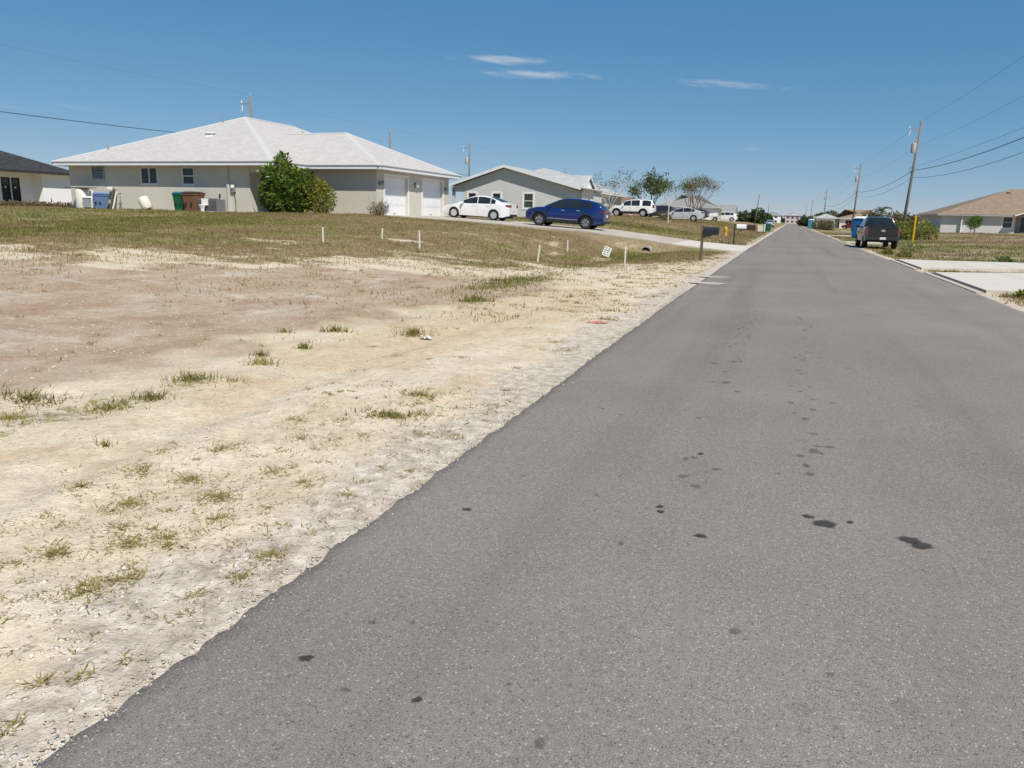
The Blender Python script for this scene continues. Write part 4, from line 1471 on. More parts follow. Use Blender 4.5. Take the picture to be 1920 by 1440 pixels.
# right-hand house with tan roof and a gabled porch
OR_ = (24, 130, .75)
HR = thing('tan_roof_house', 'grey house with tan shingle hip roof on the right', 'house', OR_)
wb = MB()
holed_wall(wb, 'y', 127, 127.2, 18.6, 27.9, .4, 3.0, [(26.35, 27.55, 1.35, 2.85)])
wb.box(18.6, 18.8, 127.2, 148, .4, 3.0)
wb.box(18.8, 42.5, 147.8, 148, .4, 3.0)
wb.box(27.7, 27.9, 127.2, 130.0, .4, 3.0)
holed_wall(wb, 'y', 130.0, 130.2, 27.9, 42.5, .4, 3.05, [(29.2, 31.6, .75, 2.9)])
wb.build('wall', m_stucco2, HR, OR_)
rm, ra, rb, rc = hip_roof(17.9, 43.2, 126.3, 148.7, 3.12, .355, 'x')
rr = rm.build('roof', m_roof_tan, HR, OR_)
fascia_ring(17.9, 43.2, 126.3, 148.7, 2.92, 3.055).build('fascia', mat('grey_fascia', (.42, .42, .44), .5), HR, OR_)
MB().box(17.95, 43.15, 126.35, 148.65, 2.94, 2.97).build('soffit', m_soffit, HR, OR_)
gbl = MB()
for (p, q) in (((27.4, 2.95), (30.2, 3.95)), ((30.2, 3.95), (33.0, 2.95))):
    gbl.prism([p, q, (q[0], q[1] + .1), (p[0], p[1] + .1)], 'y', 125.6, 131)
gbl.build('porch_roof', m_roof_tan, HR, OR_)
rk = MB()
for (p, q) in (((27.4, 2.93), (30.2, 3.93)), ((30.2, 3.93), (33.0, 2.93))):
    rk.prism([p, (q[0], q[1]), (q[0], q[1] + .19), (p[0], p[1] + .19)], 'y', 125.5, 125.59)
rk.build('rake_board', m_trim, HR, OR_)
MB().box(32.3, 32.6, 125.7, 126.0, .5, 2.95).build('porch_column', m_trim, HR, OR_)
window(HR, OR_, 'y', 127, 26.35, 27.55, 1.35, 2.85, 'sash', trim=.1)
window(HR, OR_, 'y', 130, 29.2, 31.6, .75, 2.9, 'slider', trim=.1)
MB().box(21.1, 21.25, 126.6, 126.9, .5, 2.9).build('porch_column', m_trim, HR, OR_)
for (x, y) in ((28.4, 135.6), (32.6, 135.6)):
    z = 3.12 + .355 * (y - 126.3)
    MB().taper(x, y, z - .1, z + .18, .3, .3, .22, .22).build('roof_vent', m_darkmetal, rr, OR_)

HR.location.x += 2.0
far_house('pale_roof_house', 'pale house with light hip roof far down the right side', 6.6, 11.2, 222, 236, .3, 2.7, .36, 'y', m_white_wall, m_roof_lg, faces=(('x-', 224, 226, 1.2, 2.4, 'slider'),))
far_house('tan_bungalow', 'low bungalow with tan roof behind the red car', 12.6, 22.0, 228, 244, .4, 2.7, .28, 'x', m_cream, m_roof_tan,
          faces=(('y', 14, 15.6, 1.2, 2.3, 'slider'), ('y', 18.4, 20, 1.2, 2.3, 'slider')))
# town blocks at the end of the road
for (nm, lab, x0, x1, y0, hgt, wm, rmn) in (('end_house', 'white two-storey house at the far end of the road, left one', -19, -7, 600, 6.0, m_white_wall, m_roof_g),
                                            ('end_house', 'pinkish two-storey house closing the end of the road', -4, 8, 640, 6.4, mat('pink_stucco', (.62, .50, .46), .9), m_roof_lg),
                                            ('end_house', 'low cream house at the far end of the road, right one', 11, 26, 610, 4.2, m_cream, m_roof_lg)):
    far_house(nm, lab, x0, x1, y0, y0 + 14, 0, hgt, .25, 'x', wm, rmn,
              faces=tuple(('y', x0 + 1 + k * 3.4, x0 + 2.8 + k * 3.4, z_, z_ + 1.4, 'plain') for k in range(3) for z_ in ((1.0, 4.0) if hgt > 5 else (1.0,))))

# ------------------------------------------------------------------ vehicles
m_tyre = mat('tyre_rubber', (.022, .022, .023), .85, .15, 8, .2)
m_rim = mat('wheel_silver', (.66, .67, .68), .3, .05, 5, .5, metal=.7)
m_rimd = mat('wheel_dark', (.05, .05, .052), .4, .1, 5, .5, metal=.3)
m_black = mat('black_plastic', (.022, .022, .024), .6, .1, 5, .3)
m_red = mat('tail_lamp_red', (.22, .014, .018), .2, .1, 5, .5)
m_lamp = mat('head_lamp', (.62, .64, .66), .12, .05, 5, .5)
m_chrome = mat('chrome', (.62, .63, .64), .15, .03, 5, .5, metal=.9)
m_plate = mat('number_plate', (.68, .68, .66), .5, .1, 20)


def paint(name, col, rough=.28, metal=.0):
    return mat(name, col, rough, .03, .8, .5, metal=metal, coat=.8)


def make_car(name, label, cat, sp, loc, rz, body_m, pitch=0.0, roll=0.0, rim='multi', door_open=False):
    """car built round its side outline; x forward, z up, origin on the ground between the wheels"""
    T = thing(name, label, cat, loc, rz)
    T.rotation_euler = (roll, pitch, rz)
    L, Wd = sp['L'], sp['W'] / 2
    x0, x1 = -L / 2, L / 2
    top = np.array(sp['top'])          # (x,z) bonnet / belt / boot line, front to rear
    roofl = np.array(sp['roof'])       # (x,z) screen base .. roof .. rear glass base, front to rear
    r = sp['r']
    arch = r * 1.16
    xf, xr = sp['xf'], sp['xr']
    sill = sp['sill']

    def ztop(x):
        return np.interp(x, top[::-1, 0], top[::-1, 1])

    def zroof(x):
        return np.interp(x, roofl[::-1, 0], roofl[::-1, 1])

    def zbot(x):
        z = sill + .10 * S((x - (x1 - .45)) / .45) + .12 * S(((x0 + .5) - x) / .5)
        for xw in (xf, xr):
            d2 = arch ** 2 - (x - xw) ** 2
            z = np.where(d2 > 0, np.maximum(z, r + np.sqrt(np.maximum(d2, 0))), z)
        return z

    def wid(x):
        e = np.maximum(S((x - (x1 - .85)) / .85) * .24, S(((x0 + .55) - x) / .55) * .14)
        return Wd * (1 - e)

    def side_y(x, z):
        t_ = np.clip((z - sill) / np.maximum(ztop(x) - sill, .2), 0, 1)
        return wid(x) * (1 - .05 * (1 - t_) ** 2 - .055 * t_ ** 3)

    base = np.linspace(x1, x0, 44)
    extra = np.concatenate([xw + arch * np.cos(np.linspace(0, math.pi, 11)) for xw in (xf, xr)])
    eps = np.concatenate([[xw + arch + .004, xw - arch - .004] for xw in (xf, xr)])
    X = np.unique(np.concatenate([base, extra, eps]))[::-1]
    rows = 7
    ring = []
    for x in X:
        zb, zt = float(zbot(x)), float(ztop(x))
        zt = max(zt, zb + .02)
        pts = []
        for k in range(rows):
            z = zb + (zt - .03 - zb) * k / (rows - 1)
            pts.append((x, float(side_y(x, z)), z))
        ye = float(side_y(x, zt))
        pts += [(x, ye * .93, zt), (x, ye * .5, zt + .025), (x, 0, zt + .035)]
        full = pts + [(p[0], -p[1], p[2]) for p in pts[::-1][1:]]
        ring.append(full)
    n = len(ring[0])
    body = MB()
    vs = [p for rg in ring for p in rg]
    fs = []
    for i in range(len(ring) - 1):
        for k in range(n - 1):
            fs.append((i * n + k, i * n + k + 1, (i + 1) * n + k + 1, (i + 1) * n + k))
    fs.append(tuple(range(n)))
    fs.append(tuple(range((len(ring) - 1) * n, len(ring) * n))[::-1])
    body.add(vs, fs)
    bo = shade_by_angle(body.build('body', body_m, T), 40)
    # cabin
    xa, xb = roofl[0, 0], roofl[-1, 0]
    GXs = np.linspace(xa, xb, 34)

    def gy(x, t_):
        zb, zt = float(ztop(x)) - .03, float(zroof(x))
        z = zb + (zt - zb) * t_
        return float(side_y(x, zb)) * .985 - sp.get('tumble', .28) * (z - zb) * (1 + .25 * t_), z

    cab = MB()
    rings = []
    for x in GXs:
        pts = []
        for k in range(6):
            y, z = gy(x, k / 5)
            pts.append((x, y, z))
        ye, ze = gy(x, 1.0)
        pts += [(x, ye * .93, ze + .025), (x, ye * .5, ze + .05), (x, 0, ze + .058)]
        rings.append(pts + [(p[0], -p[1], p[2]) for p in pts[::-1][1:]])
    n2 = len(rings[0])
    fs = [(i * n2 + k, i * n2 + k + 1, (i + 1) * n2 + k + 1, (i + 1) * n2 + k) for i in range(len(rings) - 1) for k in range(n2 - 1)]
    fs += [tuple(range(n2)), tuple(range((len(rings) - 1) * n2, len(rings) * n2))[::-1]]
    cab.add([p for rg in rings for p in rg], fs)
    co = shade_by_angle(cab.build('cabin', sp.get('cabin_m', body_m), T), 40)
    # side glass, one pane per door
    for sg in (1, -1):
        for (wa, wb_) in sp['glass']:
            g = MB()
            xs_ = np.linspace(wa, wb_, 9)
            gr = []
            for x in xs_:
                zb, zt = float(ztop(x)), float(zroof(x))
                if zt - zb < .06:
                    zt = zb + .06
                for t_ in (.05, .5, .93):
                    y, z = gy(x, t_)
                    gr.append((x, sg * (y + .008), z))
            for i in range(8):
                for k in range(2):
                    g.add([gr[i * 3 + k], gr[(i + 1) * 3 + k], gr[(i + 1) * 3 + k + 1], gr[i * 3 + k + 1]], [(0, 1, 2, 3)])
            g.build('window', m_carglass, co, smooth=True)
    # screens on the sloping ends of the cabin
    for (nm, sa, sb) in (('windscreen',) + tuple(sp['screen']), ('rear_window',) + tuple(sp['back'])):
        g = MB()
        gr = []
        for x in np.linspace(sa, sb, 7):
            ye, ze = gy(x, 1.0)
            for q in (-.92, -.45, 0, .45, .92):
                lift = .058 - .033 * (abs(q) / .93) ** 2
                gr.append((x, ye * q, ze + lift + .012))
        for i in range(6):
            for k in range(4):
                g.add([gr[i * 5 + k], gr[(i + 1) * 5 + k], gr[(i + 1) * 5 + k + 1], gr[i * 5 + k + 1]], [(0, 1, 2, 3)])
        g.build(nm, m_carglass, co, smooth=True)
    # wheels
    tw = sp.get('tw', .22)
    for xw in (xf, xr):
        for sg in (1, -1):
            yo = sg * (Wd - .03)
            yi = sg * (Wd - .03 - tw)
            w_ = MB()
            a, b_ = (yi, yo)
            w_.lathe([(r * .66, a), (r * .93, a), (r, a + (b_ - a) * .15), (r, a + (b_ - a) * .85), (r * .94, b_), (r * .67, b_), (r * .65, b_ - sg * .03), (r * .3, b_ - sg * .06)], 24, (xw, 0, r), 'y')
            wo_ = shade_by_angle(w_.build('wheel', m_tyre, T), 40)
            rm_ = MB()
            yb = b_ - sg * .028
            if rim == 'multi':
                rm_.lathe([(r * .66, b_ - sg * .01), (r * .60, yb), (r * .3, yb + sg * .018), (.0, yb + sg * .022)], 20, (xw, 0, r), 'y')
                rm_.build('rim', m_rim, wo_)
                sl = MB()
                for k in range(7):
                    a_ = 2 * math.pi * k / 7
                    c_, s_ = math.cos(a_), math.sin(a_)
                    p = (xw + c_ * r * .44, r + s_ * r * .44)
                    sl.lathe([(r * .07, yb + sg * .012), (r * .07, yb + sg * .017)], 6, (p[0], 0, p[1]), 'y')
                sl.build('rim_slot', m_rimd, wo_)
            else:
                rm_.lathe([(r * .66, b_ - sg * .02), (r * .5, yb - sg * .01), (.0, yb - sg * .01)], 20, (xw, 0, r), 'y')
                rm_.build('rim', m_rimd, wo_)
                spk = MB()
                for k in range(5):
                    for da in (-.13, .13):
                        a_ = 2 * math.pi * k / 5 + .3
                        c_, s_ = math.cos(a_), math.sin(a_)
                        t1 = (-s_, c_)
                        p0 = (xw + c_ * r * .12, r + s_ * r * .12)
                        p1 = (xw + c_ * r * .62 + t1[0] * r * da * 1.4, r + s_ * r * .62 + t1[1] * r * da * 1.4)
                        wv = r * .045
                        y0_, y1_ = sorted((yb - sg * .005, yb + sg * .012))
                        spk.hexa([(p0[0] - t1[0] * wv, y0_, p0[1] - t1[1] * wv), (p1[0] - t1[0] * wv, y0_, p1[1] - t1[1] * wv), (p1[0] + t1[0] * wv, y0_, p1[1] + t1[1] * wv), (p0[0] + t1[0] * wv, y0_, p0[1] + t1[1] * wv)],
                                 [(p0[0] - t1[0] * wv, y1_, p0[1] - t1[1] * wv), (p1[0] - t1[0] * wv, y1_, p1[1] - t1[1] * wv), (p1[0] + t1[0] * wv, y1_, p1[1] + t1[1] * wv), (p0[0] + t1[0] * wv, y1_, p0[1] + t1[1] * wv)])
                spk.build('spoke', m_rim, wo_)
    # wheel wells and floor pan
    ub = MB()
    ub.box(x0 + .25, x1 - .3, -Wd + .26, Wd - .26, sill - .04, sill + .12)
    for xw in (xf, xr):
        ub.box(xw - arch * .98, xw + arch * .98, -Wd + .25, Wd - .25, sill + .02, r + arch * .95)
    ub.build('underbody', m_black, T)
    if sp.get('clad'):
        cl = MB()
        for sg in (1, -1):
            for xw in (xf, xr):
                for k in range(12):
                    a0, a1 = math.pi * k / 12, math.pi * (k + 1) / 12
                    q = []
                    for a_ in (a0, a1):
                        for rr_ in (arch * .985, arch * 1.17):
                            xx, zz = xw + rr_ * math.cos(a_), r + rr_ * math.sin(a_)
                            q.append((xx, sg * (float(side_y(xx, zz)) + .010), zz))
                    cl.add([q[0], q[1], q[3], q[2]], [(0, 1, 2, 3)])
            yy = float(side_y(0, sill + .08)) + .012
            cl.hexa([(xr + arch, sg * (yy - .05), sill - .02), (xf - arch, sg * (yy - .05), sill - .02), (xf - arch, sg * yy, sill), (xr + arch, sg * yy, sill)],
                    [(xr + arch, sg * (yy - .05), sill + .18), (xf - arch, sg * (yy - .05), sill + .18), (xf - arch, sg * yy, sill + .16), (xr + arch, sg * yy, sill + .16)])
        cl.build('cladding', m_black, T)
        ch = MB()
        for sg in (1, -1):
            yy = float(side_y(0, sill + .2)) + .014
            ch.box(xr + arch + .05, xf - arch - .05, min(sg * yy, sg * (yy - .02)), max(sg * yy, sg * (yy - .02)), sill + .19, sill + .225)
        ch.build('side_moulding', m_chrome, T)
    # lamps
    for sg in (1, -1):
        hx = x1 - .10
        zt = float(ztop(x1 - .2))
        yl = float(side_y(hx, zt - .1))
        h_ = MB()
        h_.hexa([(x1 - .42, sg * (yl + .075), zt - .16), (hx, sg * (yl + .01), zt - .22), (hx + .06, sg * (yl - .30), zt - .22), (x1 - .42, sg * (yl - .1), zt - .16)],
                [(x1 - .42, sg * (yl + .065), zt - .07), (hx, sg * yl, zt - .08), (hx + .05, sg * (yl - .30), zt - .09), (x1 - .42, sg * (yl - .1), zt - .07)])
        h_.build('headlamp', m_lamp, T)
        tz0, tz1, tl = sp['tail']
        ya = float(side_y(x0 + .02, (tz0 + tz1) / 2))
        yb = float(side_y(x0 + tl, (tz0 + tz1) / 2))
        t_ = MB()
        t_.hexa([(x0 - .015, sg * (ya - .26), tz0), (x0 - .015, sg * (ya + .015), tz0), (x0 + tl, sg * (yb + .018), tz0 + .05), (x0 + tl, sg * (yb - .1), tz0 + .05)],
                [(x0 - .015, sg * (ya - .26), tz1), (x0 - .015, sg * (ya + .01), tz1), (x0 + tl, sg * (yb + .012), tz1), (x0 + tl, sg * (yb - .1), tz1)])
        t_.build('tail_lamp', m_red, T)
        # mirror
        xm = sp['mirror']
        ym, zm = gy(xm, .06)
        mr = MB()
        mr.taper(xm, sg * (ym + .12), zm - .02, zm + .14, .05, .10, .04, .09)
        mr.box(xm - .03, xm + .03, min(sg * (ym - .03), sg * (ym + .05)), max(sg * (ym - .03), sg * (ym + .05)), zm - .01, zm + .05)
        mr.build('mirror', sp.get('mirror_m', body_m), T)
        # door handles
        for xd in sp['handles']:
            zd = float(ztop(xd)) - .13
            yd = float(side_y(xd, zd))
            MB().box(xd - .10, xd + .10, min(sg * (yd - .01), sg * (yd + .03)), max(sg * (yd - .01), sg * (yd + .03)), zd - .02, zd + .02).build('door_handle', sp.get('handle_m', body_m), T)
        # door shut lines
        for xd in sp['seams']:
            sm = MB()
            zs_ = np.linspace(sill + .12, float(ztop(xd)) - .04, 6)
            for za, zb in zip(zs_[:-1], zs_[1:]):
                ya_, yb_ = float(side_y(xd, za)) + .004, float(side_y(xd, zb)) + .004
                sm.add([(xd - .006, sg * ya_, za), (xd + .006, sg * ya_, za), (xd + .006, sg * yb_, zb), (xd - .006, sg * yb_, zb)], [(0, 1, 2, 3)])
            sm.build('door_seam', m_black, T)
    # plates, grille, bumper strips
    pz = sp['plate']
    MB().box(x0 - .03, x0 + .02, -.16, .16, pz, pz + .13).build('number_plate', m_plate, T)
    MB().box(x0 - .022, x0 + .1, -Wd * .72, Wd * .72, sill + .10, sill + .22).build('rear_bumper', sp.get('bump_m', m_black), T)
    MB().box(x1 - .12, x1 + .012, -Wd * .5, Wd * .5, sill + .18, sill + .42).build('grille', m_black, T)
    return T


SEDAN = dict(L=4.5, W=1.76, r=.315, xf=1.42, xr=-1.25, sill=.20, tw=.2,
             top=[(2.25, .62), (2.15, .70), (1.6, .84), (1.05, .94), (.3, .95), (-.9, .99), (-1.5, 1.03), (-2.1, 1.03), (-2.25, .98)],
             roof=[(1.18, .93), (.75, 1.14), (.25, 1.33), (-.15, 1.41), (-.6, 1.41), (-1.0, 1.34), (-1.45, 1.19), (-1.85, 1.05)],
             glass=[(.86, -.12), (-.17, -.98), (-1.02, -1.32)], screen=(1.12, .22), back=(-.95, -1.75), tail=(.84, .98, .26), mirror=.82, handles=(.05, -.85), seams=(.95, -.15, -1.0), plate=.62,
             bump_m=None)
SEDAN.pop('bump_m')
SUV = dict(L=4.66, W=1.87, r=.365, xf=1.43, xr=-1.32, sill=.27, tw=.23, clad=True,
           top=[(2.33, .78), (2.22, .92), (1.8, 1.02), (1.15, 1.09), (.3, 1.08), (-.8, 1.12), (-1.5, 1.17), (-2.15, 1.16), (-2.33, 1.05)],
           roof=[(1.2, 1.08), (.75, 1.30), (.3, 1.51), (-.1, 1.60), (-.7, 1.61), (-1.3, 1.56), (-1.8, 1.46), (-2.1, 1.28), (-2.25, 1.15)],
           glass=[(.85, -.12), (-.17, -1.02), (-1.08, -1.62)], screen=(1.15, .25), back=(-1.82, -2.2), tail=(.93, 1.03, .28), mirror=.85, handles=(.05, -.85), seams=(.95, -.15, -1.05), plate=.72)
BIGSUV = dict(L=5.25, W=2.0, r=.40, xf=1.62, xr=-1.42, sill=.38, tw=.25,
              top=[(2.62, .95), (2.52, 1.10), (1.9, 1.17), (1.15, 1.20), (0, 1.2), (-1.5, 1.2), (-2.5, 1.2), (-2.62, 1.15)],
              roof=[(1.25, 1.18), (.95, 1.42), (.6, 1.72), (.2, 1.84), (-.8, 1.88), (-1.8, 1.86), (-2.35, 1.80), (-2.52, 1.5), (-2.6, 1.2)],
              glass=[(.85, .0), (-.06, -1.0), (-1.3, -2.28)], screen=(1.2, .62), back=(-2.38, -2.56), tail=(.95, 1.35, .16), mirror=.85, handles=(.1, -.85), seams=(.95, -.03, -1.1), plate=.85)
HATCH = dict(L=4.3, W=1.78, r=.33, xf=1.33, xr=-1.25, sill=.24, tw=.21,
             top=[(2.15, .68), (2.05, .82), (1.6, .93), (1.05, .99), (0, .99), (-1.2, 1.03), (-1.95, 1.03), (-2.15, .95)],
             roof=[(1.15, .98), (.7, 1.22), (.25, 1.44), (-.2, 1.50), (-.9, 1.49), (-1.5, 1.38), (-1.85, 1.2), (-2.02, 1.03)],
             glass=[(.8, -.1), (-.16, -.95), (-1.0, -1.5)], screen=(1.1, .22), back=(-1.52, -1.98), tail=(.82, 1.0, .25), mirror=.8, handles=(.05, -.8), seams=(.9, -.13, -.98), plate=.65)

m_pwhite = paint('paint_white', (.80, .80, .79), .25)
m_pblue = paint('paint_blue', (.003, .018, .115), .18)
m_pdark = paint('paint_charcoal', (.03, .034, .042), .25)
m_psilver = paint('paint_silver', (.46, .48, .50), .3)
m_pred = paint('paint_red', (.25, .012, .016), .25)
m_pgrey = paint('paint_dark_grey', (.011, .0115, .013), .3)
m_two = mat('lower_trim_dark', (.05, .045, .042), .6)

# all three left-hand cars face away from the road (-x)
def slope_at(x, y, d=1.3):
    return math.atan2(G(x + d, y) - G(x - d, y), 2 * d)


def dslope(x, d=1.3):
    return math.atan2(dzf(x + d) - dzf(x - d), 2 * d)


make_car('parked_car', 'white four-door sedan parked nose-in by the right garage door', 'car', SEDAN, (-18.50, 45.40, dzf(-18.5) + .0), math.pi, m_pwhite, pitch=dslope(-18.5), rim='multi')
suv_sp = dict(SUV)
suv_sp['handle_m'] = m_chrome
make_car('parked_car', 'glossy blue compact SUV parked on the sloping driveway', 'car', suv_sp, (-12.24, 43.48, dzf(-12.3) + .0), math.pi, m_pblue, pitch=dslope(-12.3), rim='five')
big = dict(BIGSUV)
big['clad'] = True
make_car('parked_car', 'white full-size SUV with dark lower trim in front of the brown house', 'car', big, (-17.3, 89.0, G(-17.3, 89) + .05), math.pi, m_pwhite)
make_car('parked_car', 'charcoal hatchback half hidden between the white SUV and silver sedan', 'car', HATCH, (-15.6, 98.0, G(-15.6, 98) + .02), math.pi, m_pdark)
make_car('parked_car', 'silver sedan parked behind the thin young tree', 'car', SEDAN, (-11.0, 85.0, G(-11.0, 85) + .02), math.pi, m_psilver)
make_car('parked_car', 'dark hatchback beyond the silver sedan near the pale wall', 'car', HATCH, (-14.5, 127, G(-14.5, 127) + .08), math.pi * .95, m_pdark)
make_car('parked_car', 'white hatchback with open front door beside the small grey house', 'car', HATCH, (-10.3, 130.5, G(-10.3, 130.5) + .1), math.pi * 1.03, m_pwhite)
make_car('parked_car', 'red sedan on the right lawn in the distance', 'car', SEDAN, (13.6, 196, G(13.6, 196) + .1), math.pi * .9, m_pred)
make_car('parked_car', 'pale car parked far down the left side of the road', 'car', HATCH, (-4.2, 178, G(-4.2, 178) + .06), R(95), m_psilver)

# pickup truck on the right verge, tail to the camera
PICK = dict(L=5.85, W=2.03, r=.40, xf=1.85, xr=-1.75, sill=.46, tw=.26,
            top=[(2.92, 1.05), (2.82, 1.20), (2.2, 1.26), (1.35, 1.30), (.0, 1.30), (-1.0, 1.30), (-1.1, 1.36), (-2.85, 1.38), (-2.92, 1.36)],
            roof=[(1.42, 1.28), (1.1, 1.52), (.72, 1.82), (.3, 1.92), (-.4, 1.93), (-.85, 1.88), (-1.0, 1.62), (-1.08, 1.33)],
            glass=[(1.0, .12), (.05, -.72)], screen=(1.38, .75), back=(-.87, -1.06), tail=(.92, 1.34, .14), mirror=1.0, handles=(.25, -.6), seams=(1.1, .08, -.82), plate=.58, handle_m=m_black, mirror_m=m_black)
TL = (5.35, 55.3, G(5.4, 55) + .0)
TK = make_car('pickup_truck', 'dark grey pickup truck parked on the right verge, tailgate towards the viewer', 'truck', PICK, TL, R(91.5), m_pgrey, rim='five')
tg = MB().box(-2.955, -2.92, -.80, .80, .80, 1.37).build('tailgate', m_pgrey, TK)
MB().box(-2.99, -2.955, -.78, .78, 1.27, 1.33).build('spoiler_lip', m_black, tg)
MB().lathe([(.13, 0), (.12, .012)], 18, (0, 0, 0), 'x').build('emblem', m_chrome, tg)
em = [o for o in tg.children if o.name.startswith('emblem')][0]
em.location = (-2.97, -.0, 1.12)
em.scale = (1, 1.0, .55)
MB().box(-3.08, -2.93, -.95, .95, .56, .76).build('bumper', mat('bumper_grey', (.07, .07, .072), .35, .05, 5, .5, metal=.6), TK)
hp = MB().box(-3.092, -3.08, -.17, .17, .59, .73).build('licence_plate', m_plate, TK)
MB().box(-3.0, -2.6, -.07, .07, .40, .52).build('hitch', m_black, TK)
MB().box(-2.8, -1.12, -.84, .84, 1.40, 1.43).build('bed_cover', m_black, TK)

# ------------------------------------------------------------------ mail boxes, hydrant, markers, sign
m_wood_dark = mat('weathered_dark_post', (.13, .10, .08), .85, .25, 9, bump=.4, bscale=30)
m_mail_b = mat('mailbox_black', (.030, .036, .045), .35, .15, 9, .4, metal=.3)


def mailbox(label, x, y, z, hgt, mm, post_m, L_=.50, arm=False):
    t_ = thing('mailbox', label, 'mailbox', (x, y, z))
    if arm:
        MB().box(-.045, .045, -.045, .045, -.1, hgt + .28).build('post', post_m, t_)
        ab = MB()
        ab.box(.0, .62, -.03, .03, hgt - .06, hgt - .005)
        ab.hexa([(.04, -.025, hgt - .45), (.10, -.025, hgt - .45), (.10, .025, hgt - .45), (.04, .025, hgt - .45)], [(.36, -.025, hgt - .07), (.42, -.025, hgt - .07), (.42, .025, hgt - .07), (.36, .025, hgt - .07)])
        ab.build('arm', post_m, t_)
        xo = .12
    else:
        pm = MB()
        pm.hexa([(-.05, -.05, -.1), (.05, -.05, -.1), (.05, .05, -.1), (-.05, .05, -.1)], [(-.03, -.05, hgt + .34), (.06, -.05, hgt + .34), (.06, .05, hgt + .34), (-.03, .05, hgt + .34)])
        pm.build('post', post_m, t_)
        bk = MB()
        bk.hexa([(.04, -.05, hgt - .10), (.14, -.05, hgt - .10), (.14, .05, hgt - .10), (.04, .05, hgt - .10)], [(.04, -.07, hgt - .002), (.44, -.07, hgt - .002), (.44, .07, hgt - .002), (.04, .07, hgt - .002)])
        bk.build('bracket', post_m, t_)
        xo = .075
    k_ = .10 if arm else .115
    prof = [(-k_, 0), (k_, 0), (k_, k_ * 1.5)] + [(k_ * math.cos(a), k_ * 1.5 + k_ * math.sin(a)) for a in np.linspace(.2, math.pi - .2, 8)] + [(-k_, k_ * 1.5)]
    bx_ = MB().prism([(p[0], p[1] + hgt) for p in prof], 'x', xo, xo + L_)
    o = shade_by_angle(bx_.build('box', mm, t_), 40)
    MB().prism([(p[0] * 1.04, p[1] * 1.02 + hgt - .003) for p in prof], 'x', xo + L_, xo + L_ + .02).build('door', mm, o)
    return t_


mailbox('black mailbox on a dark leaning wooden post at the near driveway', -3.06, 29.6, G(-3.06, 29.6), .97, m_mail_b, m_wood_dark, .50)
mailbox('white mailbox on a black post with diagonal brace past the driveway', -3.2, 49.6, G(-3.2, 49.6), 1.0, m_trim, m_darkmetal, .55, arm=True)

hy = thing('fire_hydrant', 'small yellow fire hydrant in the grass between the two mailboxes', 'hydrant', (-5.0, 66.5, G(-5.0, 66.5)))
m_yel = mat('hydrant_yellow', (.62, .36, .02), .5, .1, 8, .4)
hb = shade_by_angle(MB().lathe([(.17, -.05), (.17, .05), (.12, .06), (.11, .48), (.15, .50), (.15, .55), (.12, .60), (.07, .68), (.03, .70), (.03, .75), (.0, .76)], 16).build('barrel', m_yel, hy), 40)
for (ax, sg) in (('x', 1), ('x', -1), ('y', -1)):
    MB().lathe([(.06, sg * .08), (.06, sg * .19), (.03, sg * .20), (.03, sg * .23)], 10, (0, 0, .40), ax).build('nozzle', m_yel, hb)

m_stake = mat('white_stake', (.76, .72, .62), .8, .08, 12)
for (lab, x, y, z, hh_, lx, ly) in (('white survey stake furthest left on the lot, below the big bush', -14.09, 21.28, .50, .50, .0, .0), ('short white stake with chewed top by the bare mound', -13.43, 23.91, .58, .40, .03, 0),
                                    ('upright white stake right of the bare mound', -11.15, 22.3, .38, .58, -.01, 0), ('white stake leaning right at the edge of the sand', -7.73, 24.03, .03, .54, .09, 0),
                                    ('small white stake standing above the sandy bank', -8.33, 29.86, .13, .46, .0, 0), ('tall white stake right of the tilted lot sign', -5.01, 25.08, -.03, .64, -.01, .0)):
    zz_ = G(x, y) + float(micro(np.array(x), np.array(y)))
    s_ = MB().hexa([(-.02, -.02, -.15), (.02, -.02, -.15), (.02, .02, -.15), (-.02, .02, -.15)], [(lx - .019, ly - .019, hh_), (lx + .019, ly - .019, hh_), (lx + .019, ly + .019, hh_ - .015), (lx - .019, ly + .019, hh_ - .015)])
    o = s_.build('survey_stake', m_stake)
    o.location = (x, y, zz_)
    tag(o, lab, 'stake', 'white stakes on the lot line')

# tilted white lot sign with lines of dark print
sg_ = thing('lot_sign', 'small white permit sign with dark print, tilted in the ditch', 'sign', (-7.0, 30.7, G(-7.0, 30.7) + .02))
sg_.rotation_euler = (R(-8), R(20), R(14))
MB().box(-.15, .15, -.008, .008, .08, .46).build('board', m_trim, sg_)
MB().tube([(-.10, .012, .42), (-.10, .012, -.25)], .006, 6).build('stake_wire', m_darkmetal, sg_)
MB().tube([(.10, .012, .42), (.10, .012, -.25)], .006, 6).build('stake_wire', m_darkmetal, sg_)
for (za, h_, words) in ((.375, .05, ((-.12, -.01), (.02, .12))), (.285, .055, ((-.12, .12),)), (.205, .045, ((-.12, -.03), (0, .12))), (.12, .05, ((-.11, .03), (.05, .12)))):
    for (a, b_) in words:
        k = max(2, int((b_ - a) / .04))
        ln = MB()
        for q in range(k):
            u0 = a + (b_ - a) * q / k
            u1 = u0 + (b_ - a) / k * .72
            ln.box(u0, u1, -.0105, -.0085, za, za + h_)
        ln.build('print', m_darkmetal, sg_)

